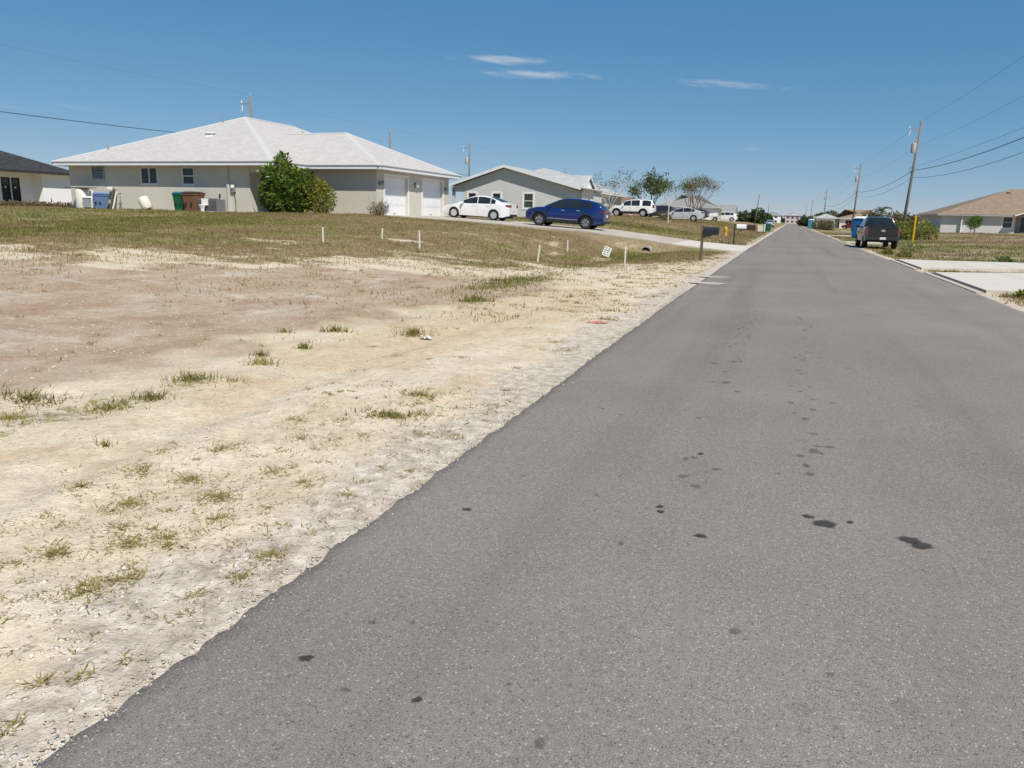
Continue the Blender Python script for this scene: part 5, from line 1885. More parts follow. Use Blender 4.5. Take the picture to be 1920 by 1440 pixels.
# culvert pipe end under the driveway
m_pipe = mat('concrete_pipe', (.40, .36, .30), .9, .15, 6, bump=.3)
cu = thing('culvert_pipe', 'round concrete culvert mouth in the ditch under the driveway', 'pipe', (-6.6, 38.55, -.24))
pr = MB()
ro, ri = .30, .235
prof = []
vs, fs = [], []
nseg = 22
for (rr_, yy) in ((ri, 6.0), (ri, -.55), (ro, -.55), (ro, 6.0)):
    for k in range(nseg):
        a = 2 * math.pi * k / nseg
        vs.append((rr_ * math.cos(a), yy, .12 + rr_ * math.sin(a)))
for i in range(3):
    for k in range(nseg):
        fs.append((i * nseg + k, i * nseg + (k + 1) % nseg, (i + 1) * nseg + (k + 1) % nseg, (i + 1) * nseg + k))
pr.add(vs, fs)
pr.build('pipe', m_pipe, cu, smooth=False)
MB().lathe([(.235, 4.0), (.0, 4.01)], 22, (0, 0, .12), 'y').build('dark_end', m_dark_in, cu)

# yellow gas-line marker post on the right
ym = thing('marker_post', 'tall yellow utility marker post in front of the right shrubs', 'post', (10.2, 75, G(10.2, 75)))
MB().box(-.07, .07, -.03, .03, -.2, 2.2).build('post', m_yel, ym)
MB().box(-.075, .075, -.036, .036, 2.0, 2.28).build('cap', m_yel, ym)

# ------------------------------------------------------------------ clutter along the side wall of the duplex
def wheelie(label, x, y, z, wx, wy, h_, bm, lm, rz=0.0, cat='bin', group='wheeled bins'):
    t_ = thing('wheeled_bin', label, cat, (x, y, z), rz, group)
    b_ = MB()
    b_.taper(0, 0, .06, h_, wx * .40, wy * .40, wx * .5, wy * .5)
    b_.box(-wx * .53, wx * .53, -wy * .53, wy * .53, h_ - .09, h_ - .04)
    bo_ = b_.build('body', bm, t_)
    for sx_ in (-.25, .25):
        MB().box(wx * sx_ - .05, wx * sx_ + .05, -wy * .5 - .004, -wy * .42, h_ * .35, h_ * .5).build('recess', m_dark_in, bo_)
    l_ = MB()
    l_.taper(0, 0, h_ + .001, h_ + .05, wx * .54, wy * .55, wx * .5, wy * .5)
    l_.taper(0, 0, h_ + .05, h_ + .09, wx * .46, wy * .46, wx * .3, wy * .36)
    l_.build('lid', lm, t_)
    MB().tube([(-wx * .45, wy * .58, h_ - .02), (wx * .45, wy * .58, h_ - .02)], .018, 6).build('handle', lm, t_)
    for sx_ in (-1, 1):
        MB().lathe([(.11, sx_ * wx * .38), (.11, sx_ * (wx * .38 + .05))], 14, (0, wy * .42, .11), 'x').build('wheel', m_tyre, t_)
    return t_


m_bgreen = mat('bin_green', (.012, .10, .045), .45, .1, 6, .4)
m_bteal = mat('bin_lid_teal', (.03, .17, .24), .45, .1, 6, .4)
m_bbrown = mat('bin_brown', (.20, .095, .055), .5, .1, 6, .35)
m_bbrownl = mat('bin_lid_brown', (.06, .036, .03), .5, .1, 6, .35)
m_bblue = mat('bin_blue', (.13, .22, .40), .5, .1, 6, .35)
ZG = 1.30
wheelie('dark green wheeled bin with teal lid against the grey wall', -31.70, 34.25, ZG, .60, .68, .98, m_bgreen, m_bteal, .1)
wheelie('wide brown wheeled bin with domed lid beside the green bin', -30.82, 34.2, ZG, .86, .80, 1.0, m_bbrown, m_bbrownl, -.1)
wheelie('blue plastic bin among the junk by the louvred window', -37.55, 34.3, ZG, .60, .56, .88, m_bblue, m_bblue, .05)

ac = thing('air_conditioner', 'grey outdoor air conditioner unit right of the brown bin', 'air conditioner', (-29.75, 34.35, ZG))
MB().box(-.72, .72, -.42, .42, -.1, .05).build('pad', m_conc, ac)
acm = mat('ac_grey', (.17, .175, .18), .5, .08, 6, .4)
acb = MB().box(-.62, .62, -.36, .36, .05, .70).build('casing', acm, ac)
for k in range(16):
    u = -.58 + k * .0775
    MB().box(u, u + .03, -.372, -.361, .10, .64).build('fin', m_darkmetal, acb)
MB().lathe([(.34, .701), (.34, .73), (.30, .74)], 20).build('fan_guard', m_darkmetal, acb)

bg_ = thing('toilet_fixture', 'white dumped toilet fixture in front of the air conditioner', 'fixture', (-29.85, 33.75, ZG + .01))
m_porc = mat('porcelain', (.80, .79, .76), .25, .03, 4, .5)
shade_by_angle(MB().lathe([(.11, 0), (.10, .16), (.17, .30), (.20, .38), (.17, .40), (.13, .33)], 16).build('bowl', m_porc, bg_), 40)
MB().box(-.2, .2, .17, .36, .36, .72).build('tank', m_porc, bg_)
MB().box(.15, .80, -.15, -.06, .0, .05).build('base_strip', m_trim, bg_)

wh = thing('water_heater', 'tilted white cylinder drum leaning in the grass below the slider window', 'drum', (-34.35, 34.35, ZG))
m_drum = mat('drum_cream', (.70, .68, .60), .5, .06, 5, .35)
hv = shade_by_angle(MB().lathe([(.0, .0), (.27, .0), (.29, .03), (.29, .62), (.26, .69), (.0, .71)], 20).build('shell', m_drum, wh), 40)
MB().lathe([(.296, .05), (.296, .09)], 20).build('band', m_metal_g, wh)
wh.rotation_euler = (R(5), R(-24), 0)
wh.location = (-34.25, 34.4, ZG + .10)

tk = thing('pump_tank', 'tall cream water tank with brown sheet on top by the wall corner', 'tank', (-38.95, 34.35, ZG - .02))
shade_by_angle(MB().lathe([(.0, .05), (.40, .05), (.42, .1), (.42, 1.08), (.34, 1.2), (.0, 1.24)], 22).build('shell', m_drum, tk), 40)
MB().hexa([(-.95, -.4, 1.22), (.75, -.35, 1.20), (.70, .35, 1.24), (-.9, .4, 1.26)], [(-.95, -.4, 1.25), (.75, -.35, 1.23), (.70, .35, 1.27), (-.9, .4, 1.29)]).build('cover_sheet', m_bbrownl, tk)
for sx_ in (-.3, .3):
    MB().box(sx_ - .05, sx_ + .05, -.36, -.26, -.06, .06).build('foot', m_drum, tk)
so_ = thing('softener_unit', 'grey square water softener with white lid left of the blue bin', 'softener', (-38.22, 34.1, ZG))
MB().taper(0, 0, .12, .66, .25, .22, .27, .24).build('body', mat('softener_grey', (.33, .35, .37), .5), so_)
MB().taper(0, 0, .661, .74, .31, .27, .24, .2).build('lid', m_trim, so_)
MB().box(-.24, .24, -.2, .2, 0, .12).build('base', m_black, so_)
pp = MB().tube([(.27, -.1, .1), (.3, -.1, .55), (.24, .05, 1.05), (-.2, .15, 1.12), (-.25, .2, .9)], .035, 8).build('pipe', m_trim, so_)
lk = thing('leaning_boards', 'dark boards and a mop leaning beside the blue bin', 'boards', (-37.0, 34.6, ZG))
for k, (dx, ln_, mm_) in enumerate(((.0, 1.25, m_wood_dark), (.10, 1.18, m_bbrownl), (.20, 1.05, m_drum))):
    MB().hexa([(dx, -.32, -.02), (dx + .07, -.32, -.02), (dx + .07, -.28, -.02), (dx, -.28, -.02)], [(dx - .12, .18, ln_), (dx - .05, .18, ln_), (dx - .05, .22, ln_), (dx - .12, .22, ln_)]).build('board', mm_, lk)
MB().taper(-.25, .1, 1.16, 1.3, .12, .1, .1, .08).build('mop_head', m_trim, lk)
sp_ = thing('spigot_stand', 'thin green spigot stand against the wall right of the blue bin', 'spigot', (-36.42, 34.6, ZG))
m_sg = mat('spigot_green', (.15, .20, .13), .6)
MB().tube([(-.12, 0, .95), (.12, 0, .95)], .022, 6).build('bar', m_sg, sp_)
MB().tube([(0, 0, .95), (0, 0, .45), (-.12, -.05, 0)], .02, 6).build('leg', m_sg, sp_)
MB().tube([(0, 0, .45), (.12, -.05, 0)], .02, 6).build('leg', m_sg, sp_)

# ------------------------------------------------------------------ litter
plk = MB()
pts = [(-1.3, 0, .06), (-.9, .05, .03), (-.2, .0, .02), (.55, -.05, .03)]
for a, b_ in zip(pts[:-1], pts[1:]):
    plk.hexa([(a[0], a[1] - .07, a[2]), (b_[0], b_[1] - .07, b_[2]), (b_[0], b_[1] + .07, b_[2]), (a[0], a[1] + .07, a[2])],
             [(a[0], a[1] - .07, a[2] + .03), (b_[0], b_[1] - .07, b_[2] + .03), (b_[0], b_[1] + .07, b_[2] + .03), (a[0], a[1] + .07, a[2] + .03)])
o = plk.build('palm_frond_stalk', mat('dead_frond', (.55, .44, .28), .9, .2, 4))
o.location = (-15.2, 20.5, G(-15.2, 20.5))
tag(o, 'dead pale frond stalk lying on the lot grass', 'debris')
rg = MB()
n = 14
for i in range(n):
    for j in range(8):
        pass
gx = np.linspace(-.14, .14, 10)
gy_ = np.linspace(-.07, .07, 7)
vs = [(x + rng.uniform(-.01, .01), y + rng.uniform(-.01, .01), .008 * math.sin(x * 30 + y * 17) + .012 + .012 * rng.random()) for x in gx for y in gy_]
fs = [(i * 7 + j, i * 7 + j + 1, (i + 1) * 7 + j + 1, (i + 1) * 7 + j) for i in range(9) for j in range(6)]
o = MB().add(vs, fs).build('cloth_rag', mat('faded_red_cloth', (.60, .17, .15), .9, .15, 10))
o.location = (-2.53, 10.83, G(-2.5, 10.8))
tag(o, 'faded red rag lying on the sand by the road', 'rag')
vs = [(x * .5 + rng.uniform(-.01, .01), y * .7 + rng.uniform(-.01, .01), .016 * math.sin(x * 40 + y * 23) + .022) for x in gx for y in gy_]
o = MB().add(vs, fs).build('plastic_bag', mat('white_plastic', (.72, .75, .78), .4, .1, 10))
o.location = (-4.14, 8.46, G(-4.14, 8.46))
tag(o, 'scrap of white plastic litter beside a weed', 'litter')

# roadside junk and bins further on
jk = thing('junk_pile', 'brown boxy junk piled at the road edge past the second mailbox', 'junk', (-4.3, 105, G(-4.3, 105)))
MB().box(-1.3, .3, -.5, .5, 0, .9).build('crate', m_brownwall, jk)
MB().box(-1.15, .15, -.52, -.501, .12, .78).build('crate_opening_shade', m_bbrownl, jk)  # dark panel painted as the shade inside the crate's open front
MB().taper(.75, 0, 0, .8, .35, .4, .3, .35).build('carton', m_cream, jk)
MB().box(1.2, 1.3, -.5, .5, 0, .95).build('board', m_trim, jk)
wheelie('teal wheeled bin at the left road edge', -2.85, 112.5, G(-2.85, 112.5) + .05, .75, .75, 1.05, m_bgreen, m_bteal, .2)


def portable_toilet(label, x, y, z, mm, rz):
    t_ = thing('portable_toilet', label, 'portable toilet', (x, y, z), rz)
    MB().box(-.56, .56, -.56, .56, .0, .12).build('skid', m_black, t_)
    bd = MB()
    bd.taper(0, 0, .12, 2.05, .55, .55, .53, .53)
    for sx_ in (-.55, .55):
        bd.box(sx_ - .03, sx_ + .03, -.58, -.5, .12, 2.05)
    b_ = bd.build('cabin', mm, t_)
    MB().box(-.36, .36, -.575, -.552, .2, 1.92).build('door', mm, b_)
    MB().box(.24, .32, -.59, -.576, 1.0, 1.12).build('latch', m_black, b_)
    MB().box(-.4, .4, -.556, -.54, 1.93, 2.02).build('vent_grille', m_dark_in, b_)
    rf__ = MB()
    rf__.taper(0, 0, 2.05, 2.12, .6, .6, .6, .6)
    rf__.taper(0, 0, 2.12, 2.3, .58, .58, .34, .34)
    rf__.build('roof', m_trim, t_)
    MB().tube([(.4, .4, .2), (.4, .4, 2.5)], .05, 8).build('vent_pipe', m_trim, t_)
    return t_


portable_toilet('blue portable toilet with white roof beyond the pickup truck', 7.2, 92.0, G(7.2, 92), mat('toilet_blue', (.02, .20, .50), .45, .08, 4, .4), R(-35))
portable_toilet('light blue portable toilet far down the right side of the road', 4.9, 205, G(4.9, 205), mat('toilet_light_blue', (.10, .34, .48), .45, .08, 4, .4), R(-20))

# ------------------------------------------------------------------ person beside the open car door
m_skin = mat('skin', (.42, .25, .17), .6)
m_shirt = mat('olive_shirt', (.16, .20, .07), .9, .15, 12)
m_trouser = mat('pale_trousers', (.56, .52, .42), .9, .1, 10)
m_hair = mat('dark_hair', (.03, .022, .018), .8)
per = thing('person', 'person in olive shirt and pale trousers standing by the open car door', 'person', (-10.75, 128.9, G(-10.75, 128.9) + .04), R(20))
# joints laid out as a skeleton, grown with a Skin modifier
J = [((0, 0, .95), .13), ((0, .01, 1.15), .125), ((0, .02, 1.38), .15), ((0, .02, 1.48), .06), ((0, .0, 1.56), .07), ((0, -.01, 1.66), .10), ((0, .0, 1.74), .075),
     ((.10, 0, .90), .09), ((.11, -.02, .50), .062), ((.12, .03, .10), .045), ((.13, -.12, .04), .04),
     ((-.10, 0, .90), .09), ((-.12, -.06, .52), .062), ((-.13, .02, .10), .045), ((-.14, -.13, .04), .04),
     ((.19, .02, 1.40), .06), ((.26, .0, 1.12), .045), ((.27, -.16, .93), .035), ((.27, -.24, .88), .03),
     ((-.19, .02, 1.40), .06), ((-.25, .03, 1.12), .045), ((-.24, -.08, .88), .035), ((-.24, -.11, .80), .03)]
E_ = [(0, 1), (1, 2), (2, 3), (3, 4), (4, 5), (5, 6), (0, 7), (7, 8), (8, 9), (9, 10), (0, 11), (11, 12), (12, 13), (13, 14), (2, 15), (15, 16), (16, 17), (17, 18), (2, 19), (19, 20), (20, 21), (21, 22)]
me = bpy.data.meshes.new('body')
me.from_pydata([j[0] for j in J], E_, [])
bo = bpy.data.objects.new('body', me)
COL.objects.link(bo)
bo.parent = per
sk = bo.modifiers.new('skin', 'SKIN')
lay = me.skin_vertices[0] if me.skin_vertices else None
if lay is None:
    bm = bmesh.new()
    bm.from_mesh(me)
    bm.verts.layers.skin.verify()
    bm.to_mesh(me)
    bm.free()
    lay = me.skin_vertices[0]
for i, (_, rr_) in enumerate(J):
    lay.data[i].radius = (rr_, rr_)
    lay.data[i].use_root = (i == 0)
sb = bo.modifiers.new('sub', 'SUBSURF')
sb.levels = sb.render_levels = 2
# one skin: clothes by height on the body
pm_ = bpy.data.materials.new('clothed_body')
pm_.use_nodes = True
t = NT(pm_.node_tree)
b = pm_.node_tree.nodes['Principled BSDF']
oc = t.node('ShaderNodeTexCoord').outputs['Object']
sx = t.node('ShaderNodeSeparateXYZ')
t.put(sx.inputs[0], oc)
c_ = t.mix(t.math('GREATER_THAN', sx.outputs[2], .93), (.56, .52, .42), (.16, .20, .07))
c_ = t.mix(t.math('GREATER_THAN', sx.outputs[2], 1.47), c_, (.42, .25, .17))
c_ = t.mix(t.math('LESS_THAN', sx.outputs[2], .08), c_, (.05, .04, .035))
t.put(b.inputs['Base Color'], c_)
b.inputs['Roughness'].default_value = .85
me.materials.append(pm_)
shade_by_angle(MB().lathe([(.085, 1.66), (.108, 1.70), (.10, 1.76), (.06, 1.805), (.0, 1.815)], 14, (0, .015, 0)).build('hair', m_hair, per), 60)

# ------------------------------------------------------------------ foliage builders
def leaf_cloud(pts, size, n_tint, aspect=.45, up=.3, tilt=1.0, droop=0.0, normals=None):
    """diamond leaves at the given points; returns verts, quads, tint"""
    n = len(pts)
    pts = np.asarray(pts, float)
    d = nrng.normal(0, 1, (n, 3))
    d[:, 2] = d[:, 2] * tilt + up
    if normals is not None:
        d = d * .6 + normals
    d /= np.linalg.norm(d, axis=1, keepdims=True)
    s_ = np.cross(d, nrng.normal(0, 1, (n, 3)))
    s_ /= np.linalg.norm(s_, axis=1, keepdims=True) + 1e-9
    L_ = (size * nrng.uniform(.6, 1.3, n))[:, None]
    a = pts
    b_ = pts + d * L_ * .5 + s_ * L_ * aspect * .5
    c_ = pts + d * L_ + np.array([0, 0, -droop]) * L_
    e_ = pts + d * L_ * .5 - s_ * L_ * aspect * .5
    V_ = np.stack([a, b_, c_, e_], 1).reshape(-1, 3)
    F_ = np.arange(4 * n).reshape(n, 4)
    return V_, F_, np.repeat(np.clip(n_tint, 0, 1), 4)


def branches(mbx, p, d, L_, r_, depth, spread, tips, rnd, up=.15, taper_=.65, nseg=3, kids=(2, 4), shrink=(.62, .85)):
    pts, rs = [Vector(p)], [r_]
    cur = Vector(p)
    dd = Vector(d).normalized()
    for i in range(nseg):
        dd = (dd + Vector((rnd.gauss(0, .10), rnd.gauss(0, .10), rnd.gauss(up * .3, .06)))).normalized()
        cur = cur + dd * (L_ / nseg)
        pts.append(cur.copy())
        rs.append(r_ * (1 - (1 - taper_) * (i + 1) / nseg))
    mbx.tube(pts, rs, 6 if depth > 1 else 4, caps=False)
    if depth == 0:
        tips.append((pts[-1], dd.copy()))
        tips.append((pts[-2], dd.copy()))
        return
    for k in range(rnd.randint(*kids)):
        ax = dd.orthogonal().normalized()
        ax.rotate(__import__('mathutils').Quaternion(dd, rnd.random() * 6.283))
        nd = (dd + ax * spread * rnd.uniform(.6, 1.25) + Vector((0, 0, up))).normalized()
        st = pts[-1] if rnd.random() < .6 else pts[-2]
        branches(mbx, st, nd, L_ * rnd.uniform(*shrink), rs[-1] * .72, depth - 1, spread, tips, rnd, up, taper_, nseg, kids, shrink)


def tree(label, x, y, h_trunk, L_, r_, depth, spread, bark, leafm, n_leaf, lsize, rad, seed, up=.15, kids=(2, 4), name='tree', group=None, lean=(0, 0), stems=1, tintmu=.5, aspect=.45, shrink=(.62, .85), cat='tree'):
    rnd = random.Random(seed)
    z = G(x, y)
    t_ = thing(name, label, cat, (x, y, z), 0, group)
    tr = MB()
    tips = []
    for s_ in range(stems):
        a = 6.283 * s_ / stems + rnd.random()
        o_ = (.0, .0, -.15) if stems == 1 else (.12 * math.cos(a), .12 * math.sin(a), -.15)
        d0 = Vector((lean[0], lean[1], 1)) if stems == 1 else Vector((.35 * math.cos(a), .35 * math.sin(a), 1))
        tr.tube([o_, Vector(o_) + d0.normalized() * h_trunk * .5, Vector(o_) + d0.normalized() * h_trunk], [r_ * 1.25, r_ * 1.02, r_ * .92], 8, caps=False)
        top_ = Vector(o_) + d0.normalized() * h_trunk
        for k in range(rnd.randint(*kids) + (1 if stems == 1 else 0)):
            a2 = 6.283 * (k + rnd.random() * .6) / 4
            nd = Vector((math.cos(a2) * spread, math.sin(a2) * spread, 1)) + d0 * .3
            branches(tr, top_ - Vector((0, 0, rnd.random() * h_trunk * .15)), nd, L_, r_ * .62, depth, spread, tips, rnd, up, kids=kids, shrink=shrink)
    tr.build('trunk', bark, t_, smooth=True)
    if n_leaf and tips:
        P_ = np.array([tuple(p[0]) for p in tips])
        idx = nrng.integers(0, len(P_), n_leaf)
        q = P_[idx] + nrng.normal(0, rad, (n_leaf, 3)) * np.array([1, 1, .75])
        clump = nrng.random(len(P_))[idx]
        V_, F_, T_ = leaf_cloud(q, lsize, tintmu + (clump - .5) * .7 + nrng.normal(0, .15, n_leaf), aspect)
        np_mesh('crown', V_, F_, leafm, t_, T_)
    return t_


def bush(label, x, y, z, lobes, n_leaf, lsize, leafm, stemm, seed, name='bush', stems=8, aspect=.45, tintf=None, up=.5, cat='shrub', group=None):
    """lobes: (dx,dy,dz,rx,ry,rz) ellipsoids filled with leaves towards their shells"""
    rnd = random.Random(seed)
    t_ = thing(name, label, cat, (x, y, z), 0, group)
    st = MB()
    for k in range(stems):
        lb = lobes[k % len(lobes)]
        e_ = Vector((lb[0] + rnd.uniform(-.6, .6) * lb[3], lb[1] + rnd.uniform(-.6, .6) * lb[4], lb[2] + rnd.uniform(.1, .8) * lb[5]))
        b0 = Vector((lb[0] * .7 + rnd.uniform(-.3, .3) * lb[3], lb[1] * .7 + rnd.uniform(-.3, .3) * lb[4], -.05))
        mid = (b0 + e_) / 2 + Vector((rnd.uniform(-.1, .1), rnd.uniform(-.1, .1), .1))
        st.tube([b0, mid, e_], [.03, .022, .01], 5, caps=False)
    st.build('stem', stemm, t_)
    Q, N_, T_ = [], [], []
    vol = np.array([l[3] * l[4] * l[5] for l in lobes]) ** .67
    for lb, w in zip(lobes, vol / vol.sum()):
        k = int(n_leaf * w)
        u = nrng.normal(0, 1, (k, 3))
        u /= np.linalg.norm(u, axis=1, keepdims=True)
        bumpy = 1 + .22 * (fbm(u[:, 0] * 3 + seed, u[:, 1] * 3 + u[:, 2] * 2.3, seed, 3) - .5) * 2
        rr_ = (nrng.random(k) ** .28) * bumpy
        p = u * rr_[:, None] * np.array(lb[3:6]) + np.array(lb[:3])
        ok = p[:, 2] > -.02
        Q.append(p[ok])
        N_.append(u[ok])
        cl = fbm(p[:, 0] * 2.2, p[:, 1] * 2.2 + p[:, 2] * 2.2, seed + 5, 2)
        tt = .25 + .9 * (cl - .3) + nrng.normal(0, .14, k)
        if tintf is not None:
            tt = tintf(p, tt)
        T_.append(tt[ok])
    Q, N_, T_ = np.concatenate(Q), np.concatenate(N_), np.concatenate(T_)
    V_, F_, T2 = leaf_cloud(Q, lsize, T_, aspect, up, 1.0, .15, normals=N_ * .8)
    np_mesh('foliage', V_, F_, leafm, t_, T2)
    return t_


m_bark_white = mat('whitish_bark', (.50, .46, .41), .9, .15, 8, bump=.3)
m_bark_pale = mat('pale_bark', (.36, .32, .28), .9, .15, 8, bump=.3)
m_bark = mat('brown_bark', (.17, .125, .09), .9, .2, 8, bump=.4)
m_stem = mat('shrub_stem', (.25, .17, .10), .9, .2, 8)
m_leaf_g = leaf_mat('glossy_green_leaves', (.05, .09, .018), (.15, .235, .04), (.34, .38, .10), .33, .4)
m_leaf_y = leaf_mat('yellow_green_leaves', (.08, .10, .018), (.25, .265, .042), (.50, .44, .095), .42, .35)
m_leaf_s = leaf_mat('sage_leaves', (.05, .075, .032), (.10, .135, .055), (.19, .22, .10), .55)
m_leaf_d = leaf_mat('dark_tree_leaves', (.018, .035, .012), (.04, .065, .02), (.085, .11, .035), .55)
m_leaf_far = leaf_mat('far_wood_leaves', (.035, .055, .022), (.065, .09, .032), (.11, .135, .05), .6)
m_leaf_brown = leaf_mat('dead_grass_scrub', (.14, .095, .06), (.22, .155, .10), (.30, .225, .15), .8)
m_leaf_b = leaf_mat('autumn_sparse_leaves', (.10, .10, .04), (.17, .15, .05), (.26, .20, .07), .6)
m_leaf_dry = leaf_mat('dry_shrub_leaves', (.09, .075, .04), (.16, .14, .06), (.24, .21, .09), .6)

# big shrubs at the porch
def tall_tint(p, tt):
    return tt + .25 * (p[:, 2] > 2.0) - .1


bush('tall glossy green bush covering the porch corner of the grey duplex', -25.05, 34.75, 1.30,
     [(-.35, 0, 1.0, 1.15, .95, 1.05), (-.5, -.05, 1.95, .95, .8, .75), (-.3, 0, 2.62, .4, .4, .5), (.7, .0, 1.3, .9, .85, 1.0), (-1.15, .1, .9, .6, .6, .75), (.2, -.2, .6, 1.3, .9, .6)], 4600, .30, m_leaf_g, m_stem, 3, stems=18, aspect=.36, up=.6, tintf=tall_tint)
bush('rounded yellow-green bush at the right of the tall green bush', -23.35, 34.9, 1.30,
     [(-.3, 0, .85, 1.0, .85, .95), (.25, 0, .8, .75, .75, .8), (-.2, .0, 1.4, .7, .65, .55)], 3800, .14, m_leaf_y, m_stem, 5, stems=8, aspect=.5, up=.4)
bush('low straggly shrub with bare twigs before the left garage door', -20.7, 36.4, G(-20.7, 36.4), [(0, 0, .32, .55, .4, .38), (.3, .1, .4, .35, .3, .35)], 700, .10, m_leaf_dry, m_stem, 7, stems=12, aspect=.4)
tw_ = MB()
rnd = random.Random(8)
for k in range(16):
    a = rnd.uniform(-.9, .9)
    b0 = Vector((-20.7 + rnd.uniform(-.3, .5), 36.4 + rnd.uniform(-.2, .2), G(-20.7, 36.4)))
    tw_.tube([b0, b0 + Vector((a * .3, 0, .45)), b0 + Vector((a * .65 + .15, rnd.uniform(-.1, .1), .8 + rnd.random() * .25))], [.008, .006, .003], 4)
o = tw_.build('twig', m_stem)
sh = [q for q in bpy.data.objects if q.get('label', '').startswith('low straggly shrub')][0]
o.parent = sh
o.location = (20.7, -36.4, -G(-20.7, 36.4))

# trees along the left
tree('leafless pale-barked tree behind the blue SUV', -13.55, 60.3, 1.2, 1.12, .085, 4, .55, m_bark_white, m_leaf_d, 420, .13, .10, 21, up=.14, kids=(2, 4), shrink=(.6, .82))
tree('leafy grey-green tree standing behind the white full-size SUV', -17.4, 102.5, 1.1, 1.8, .14, 3, .62, m_bark, m_leaf_s, 3000, .32, .42, 47, up=.25, kids=(2, 4), tintmu=.6)
tree('thin young tree with white trunk in front of the silver sedan', -10.7, 72.5, 1.75, .8, .06, 3, .7, m_bark_white, m_leaf_b, 170, .13, .2, 41, up=.1, kids=(2, 4))
tree('multi-stemmed half-bare tree in front of the grey roofed house', -15.0, 133, 1.4, 2.3, .12, 3, .5, m_bark, m_leaf_b, 1500, .26, .45, 57, up=.2, kids=(2, 3), stems=4)
tree('small half-bare tree between the leafy tree and the stemmed one', -14.2, 116, 1.6, 1.6, .09, 3, .55, m_bark, m_leaf_b, 900, .24, .35, 63, up=.15, kids=(2, 3))
for i, (lab, x, y, s_) in enumerate((('low dark shrub in front of the charcoal hatchback', -12.6, 82, .55), ('small shrub by the thin young tree', -11.8, 78, .4))):
    bush(lab, x, y, G(x, y), [(0, 0, .35 * s_ * 2, s_ * 1.4, s_, s_ * .7)], 350, .16, m_leaf_dry, m_stem, 70 + i, stems=4)
# right-hand side shrubs, palm and small tree
bush('yellow-green shrub thicket beside the yellow marker post', 11.5, 84, G(11.5, 84), [(-1.2, 0, .85, 1.1, 1.0, .9), (.3, 0, 1.0, 1.2, 1.1, 1.05), (1.4, .4, .7, .8, .9, .8), (-.4, -.3, .5, 1.4, 1.0, .5)], 2400, .26, m_leaf_y, m_stem, 81, stems=14, aspect=.4)
bush('dry brush in the verge behind the pickup truck', 9.6, 92, G(9.6, 92), [(0, 0, .9, 2.0, 1.2, 1.0), (-1.6, 1, .7, 1.4, 1.0, .8)], 1600, .24, m_leaf_dry, m_stem, 83, stems=8)
bush('small round green tree before the right house', 24.2, 124, G(24.2, 124), [(0, 0, 1.45, 1.05, .9, .85), (.3, 0, 1.8, .7, .7, .6)], 1300, .22, m_leaf_g, m_bark, 85, stems=4, name='small_tree', cat='tree')
bush('broad dark bush left of the palm', 10.2, 112, G(10.2, 112), [(0, 0, 1.2, 1.9, 1.4, 1.3), (1.5, 0, 1.0, 1.2, 1.0, 1.0)], 2200, .28, m_leaf_d, m_stem, 87, stems=6)
for i, (lab, x, y, s_) in enumerate((('leafy weed on the right verge near the double driveway', 6.75, 49.5, .42), ('tiny leafy weed closest to the pickup truck wheels', 4.75, 43.0, .22), ('low weed at the corner of the far right driveway', 5.3, 41.0, .25),
                                     ('green weed patch beyond the right driveway at the frame edge', 8.6, 37.4, .26), ('dark weed tuft between the two right driveways', 8.2, 30.3, .2), ('weed tuft at the near corner of the right driveway', 5.0, 19.4, .12))):
    bush(lab, x, y, G(x, y), [(0, 0, s_ * .45, s_ * 1.4, s_, s_ * .55)], 260, .12, m_leaf_g if i in (0, 3, 4) else m_leaf_y, m_stem, 90 + i, stems=4, name='weed', cat='weed', group='leafy weeds right of the road')


def palm(label, x, y, hgt, seed, nf=14, L_=1.7):
    rnd_ = random.Random(seed)
    t_ = thing('palm_tree', label, 'palm', (x, y, G(x, y)))
    MB().tube([(0, 0, -.1), (.05, 0, hgt * .5), (.1, .02, hgt)], [.14, .11, .10], 8).build('trunk', m_bark_pale, t_, smooth=True)
    for k in range(nf):
        a = 6.283 * k / nf + rnd_.random() * .3
        el_ = rnd_.uniform(-.2, 1.1)
        fr_ = MB()
        pts = []
        for i in range(8):
            s_ = i / 7
            r_ = L_ * s_ * math.cos(el_ * (1 - s_ * .3))
            pts.append(Vector((.1 + r_ * math.cos(a), .02 + r_ * math.sin(a), hgt + L_ * s_ * math.sin(el_) - 1.1 * L_ * s_ * s_ * .6)))
        side = Vector((-math.sin(a), math.cos(a), 0))
        for i in range(1, 8):
            p, q = pts[i - 1], pts[i]
            for sgn in (1, -1):
                for h_ in (0, .5):
                    b0 = p.lerp(q, h_)
                    b1 = p.lerp(q, h_ + .38)
                    tipp = b0.lerp(b1, .5) + side * sgn * .42 * (1 - .5 * i / 8) + Vector((0, 0, -.16)) + (q - p) * .5
                    fr_.add([b0, b1, tipp], [(0, 1, 2)])
        fr_.tube(pts, .015, 4, caps=False)
        fr_.build('frond', m_leaf_palm, t_, recalc=False)
    return t_


m_leaf_palm = mat('palm_green', (.055, .085, .022), .5, .2, 3)
palm('small palm tree rising behind the pickup truck', 11.6, 118, 3.3, 5)
palm('short palm left of the taller palm behind the pickup', 9.8, 121, 2.1, 9, 12, 1.6)

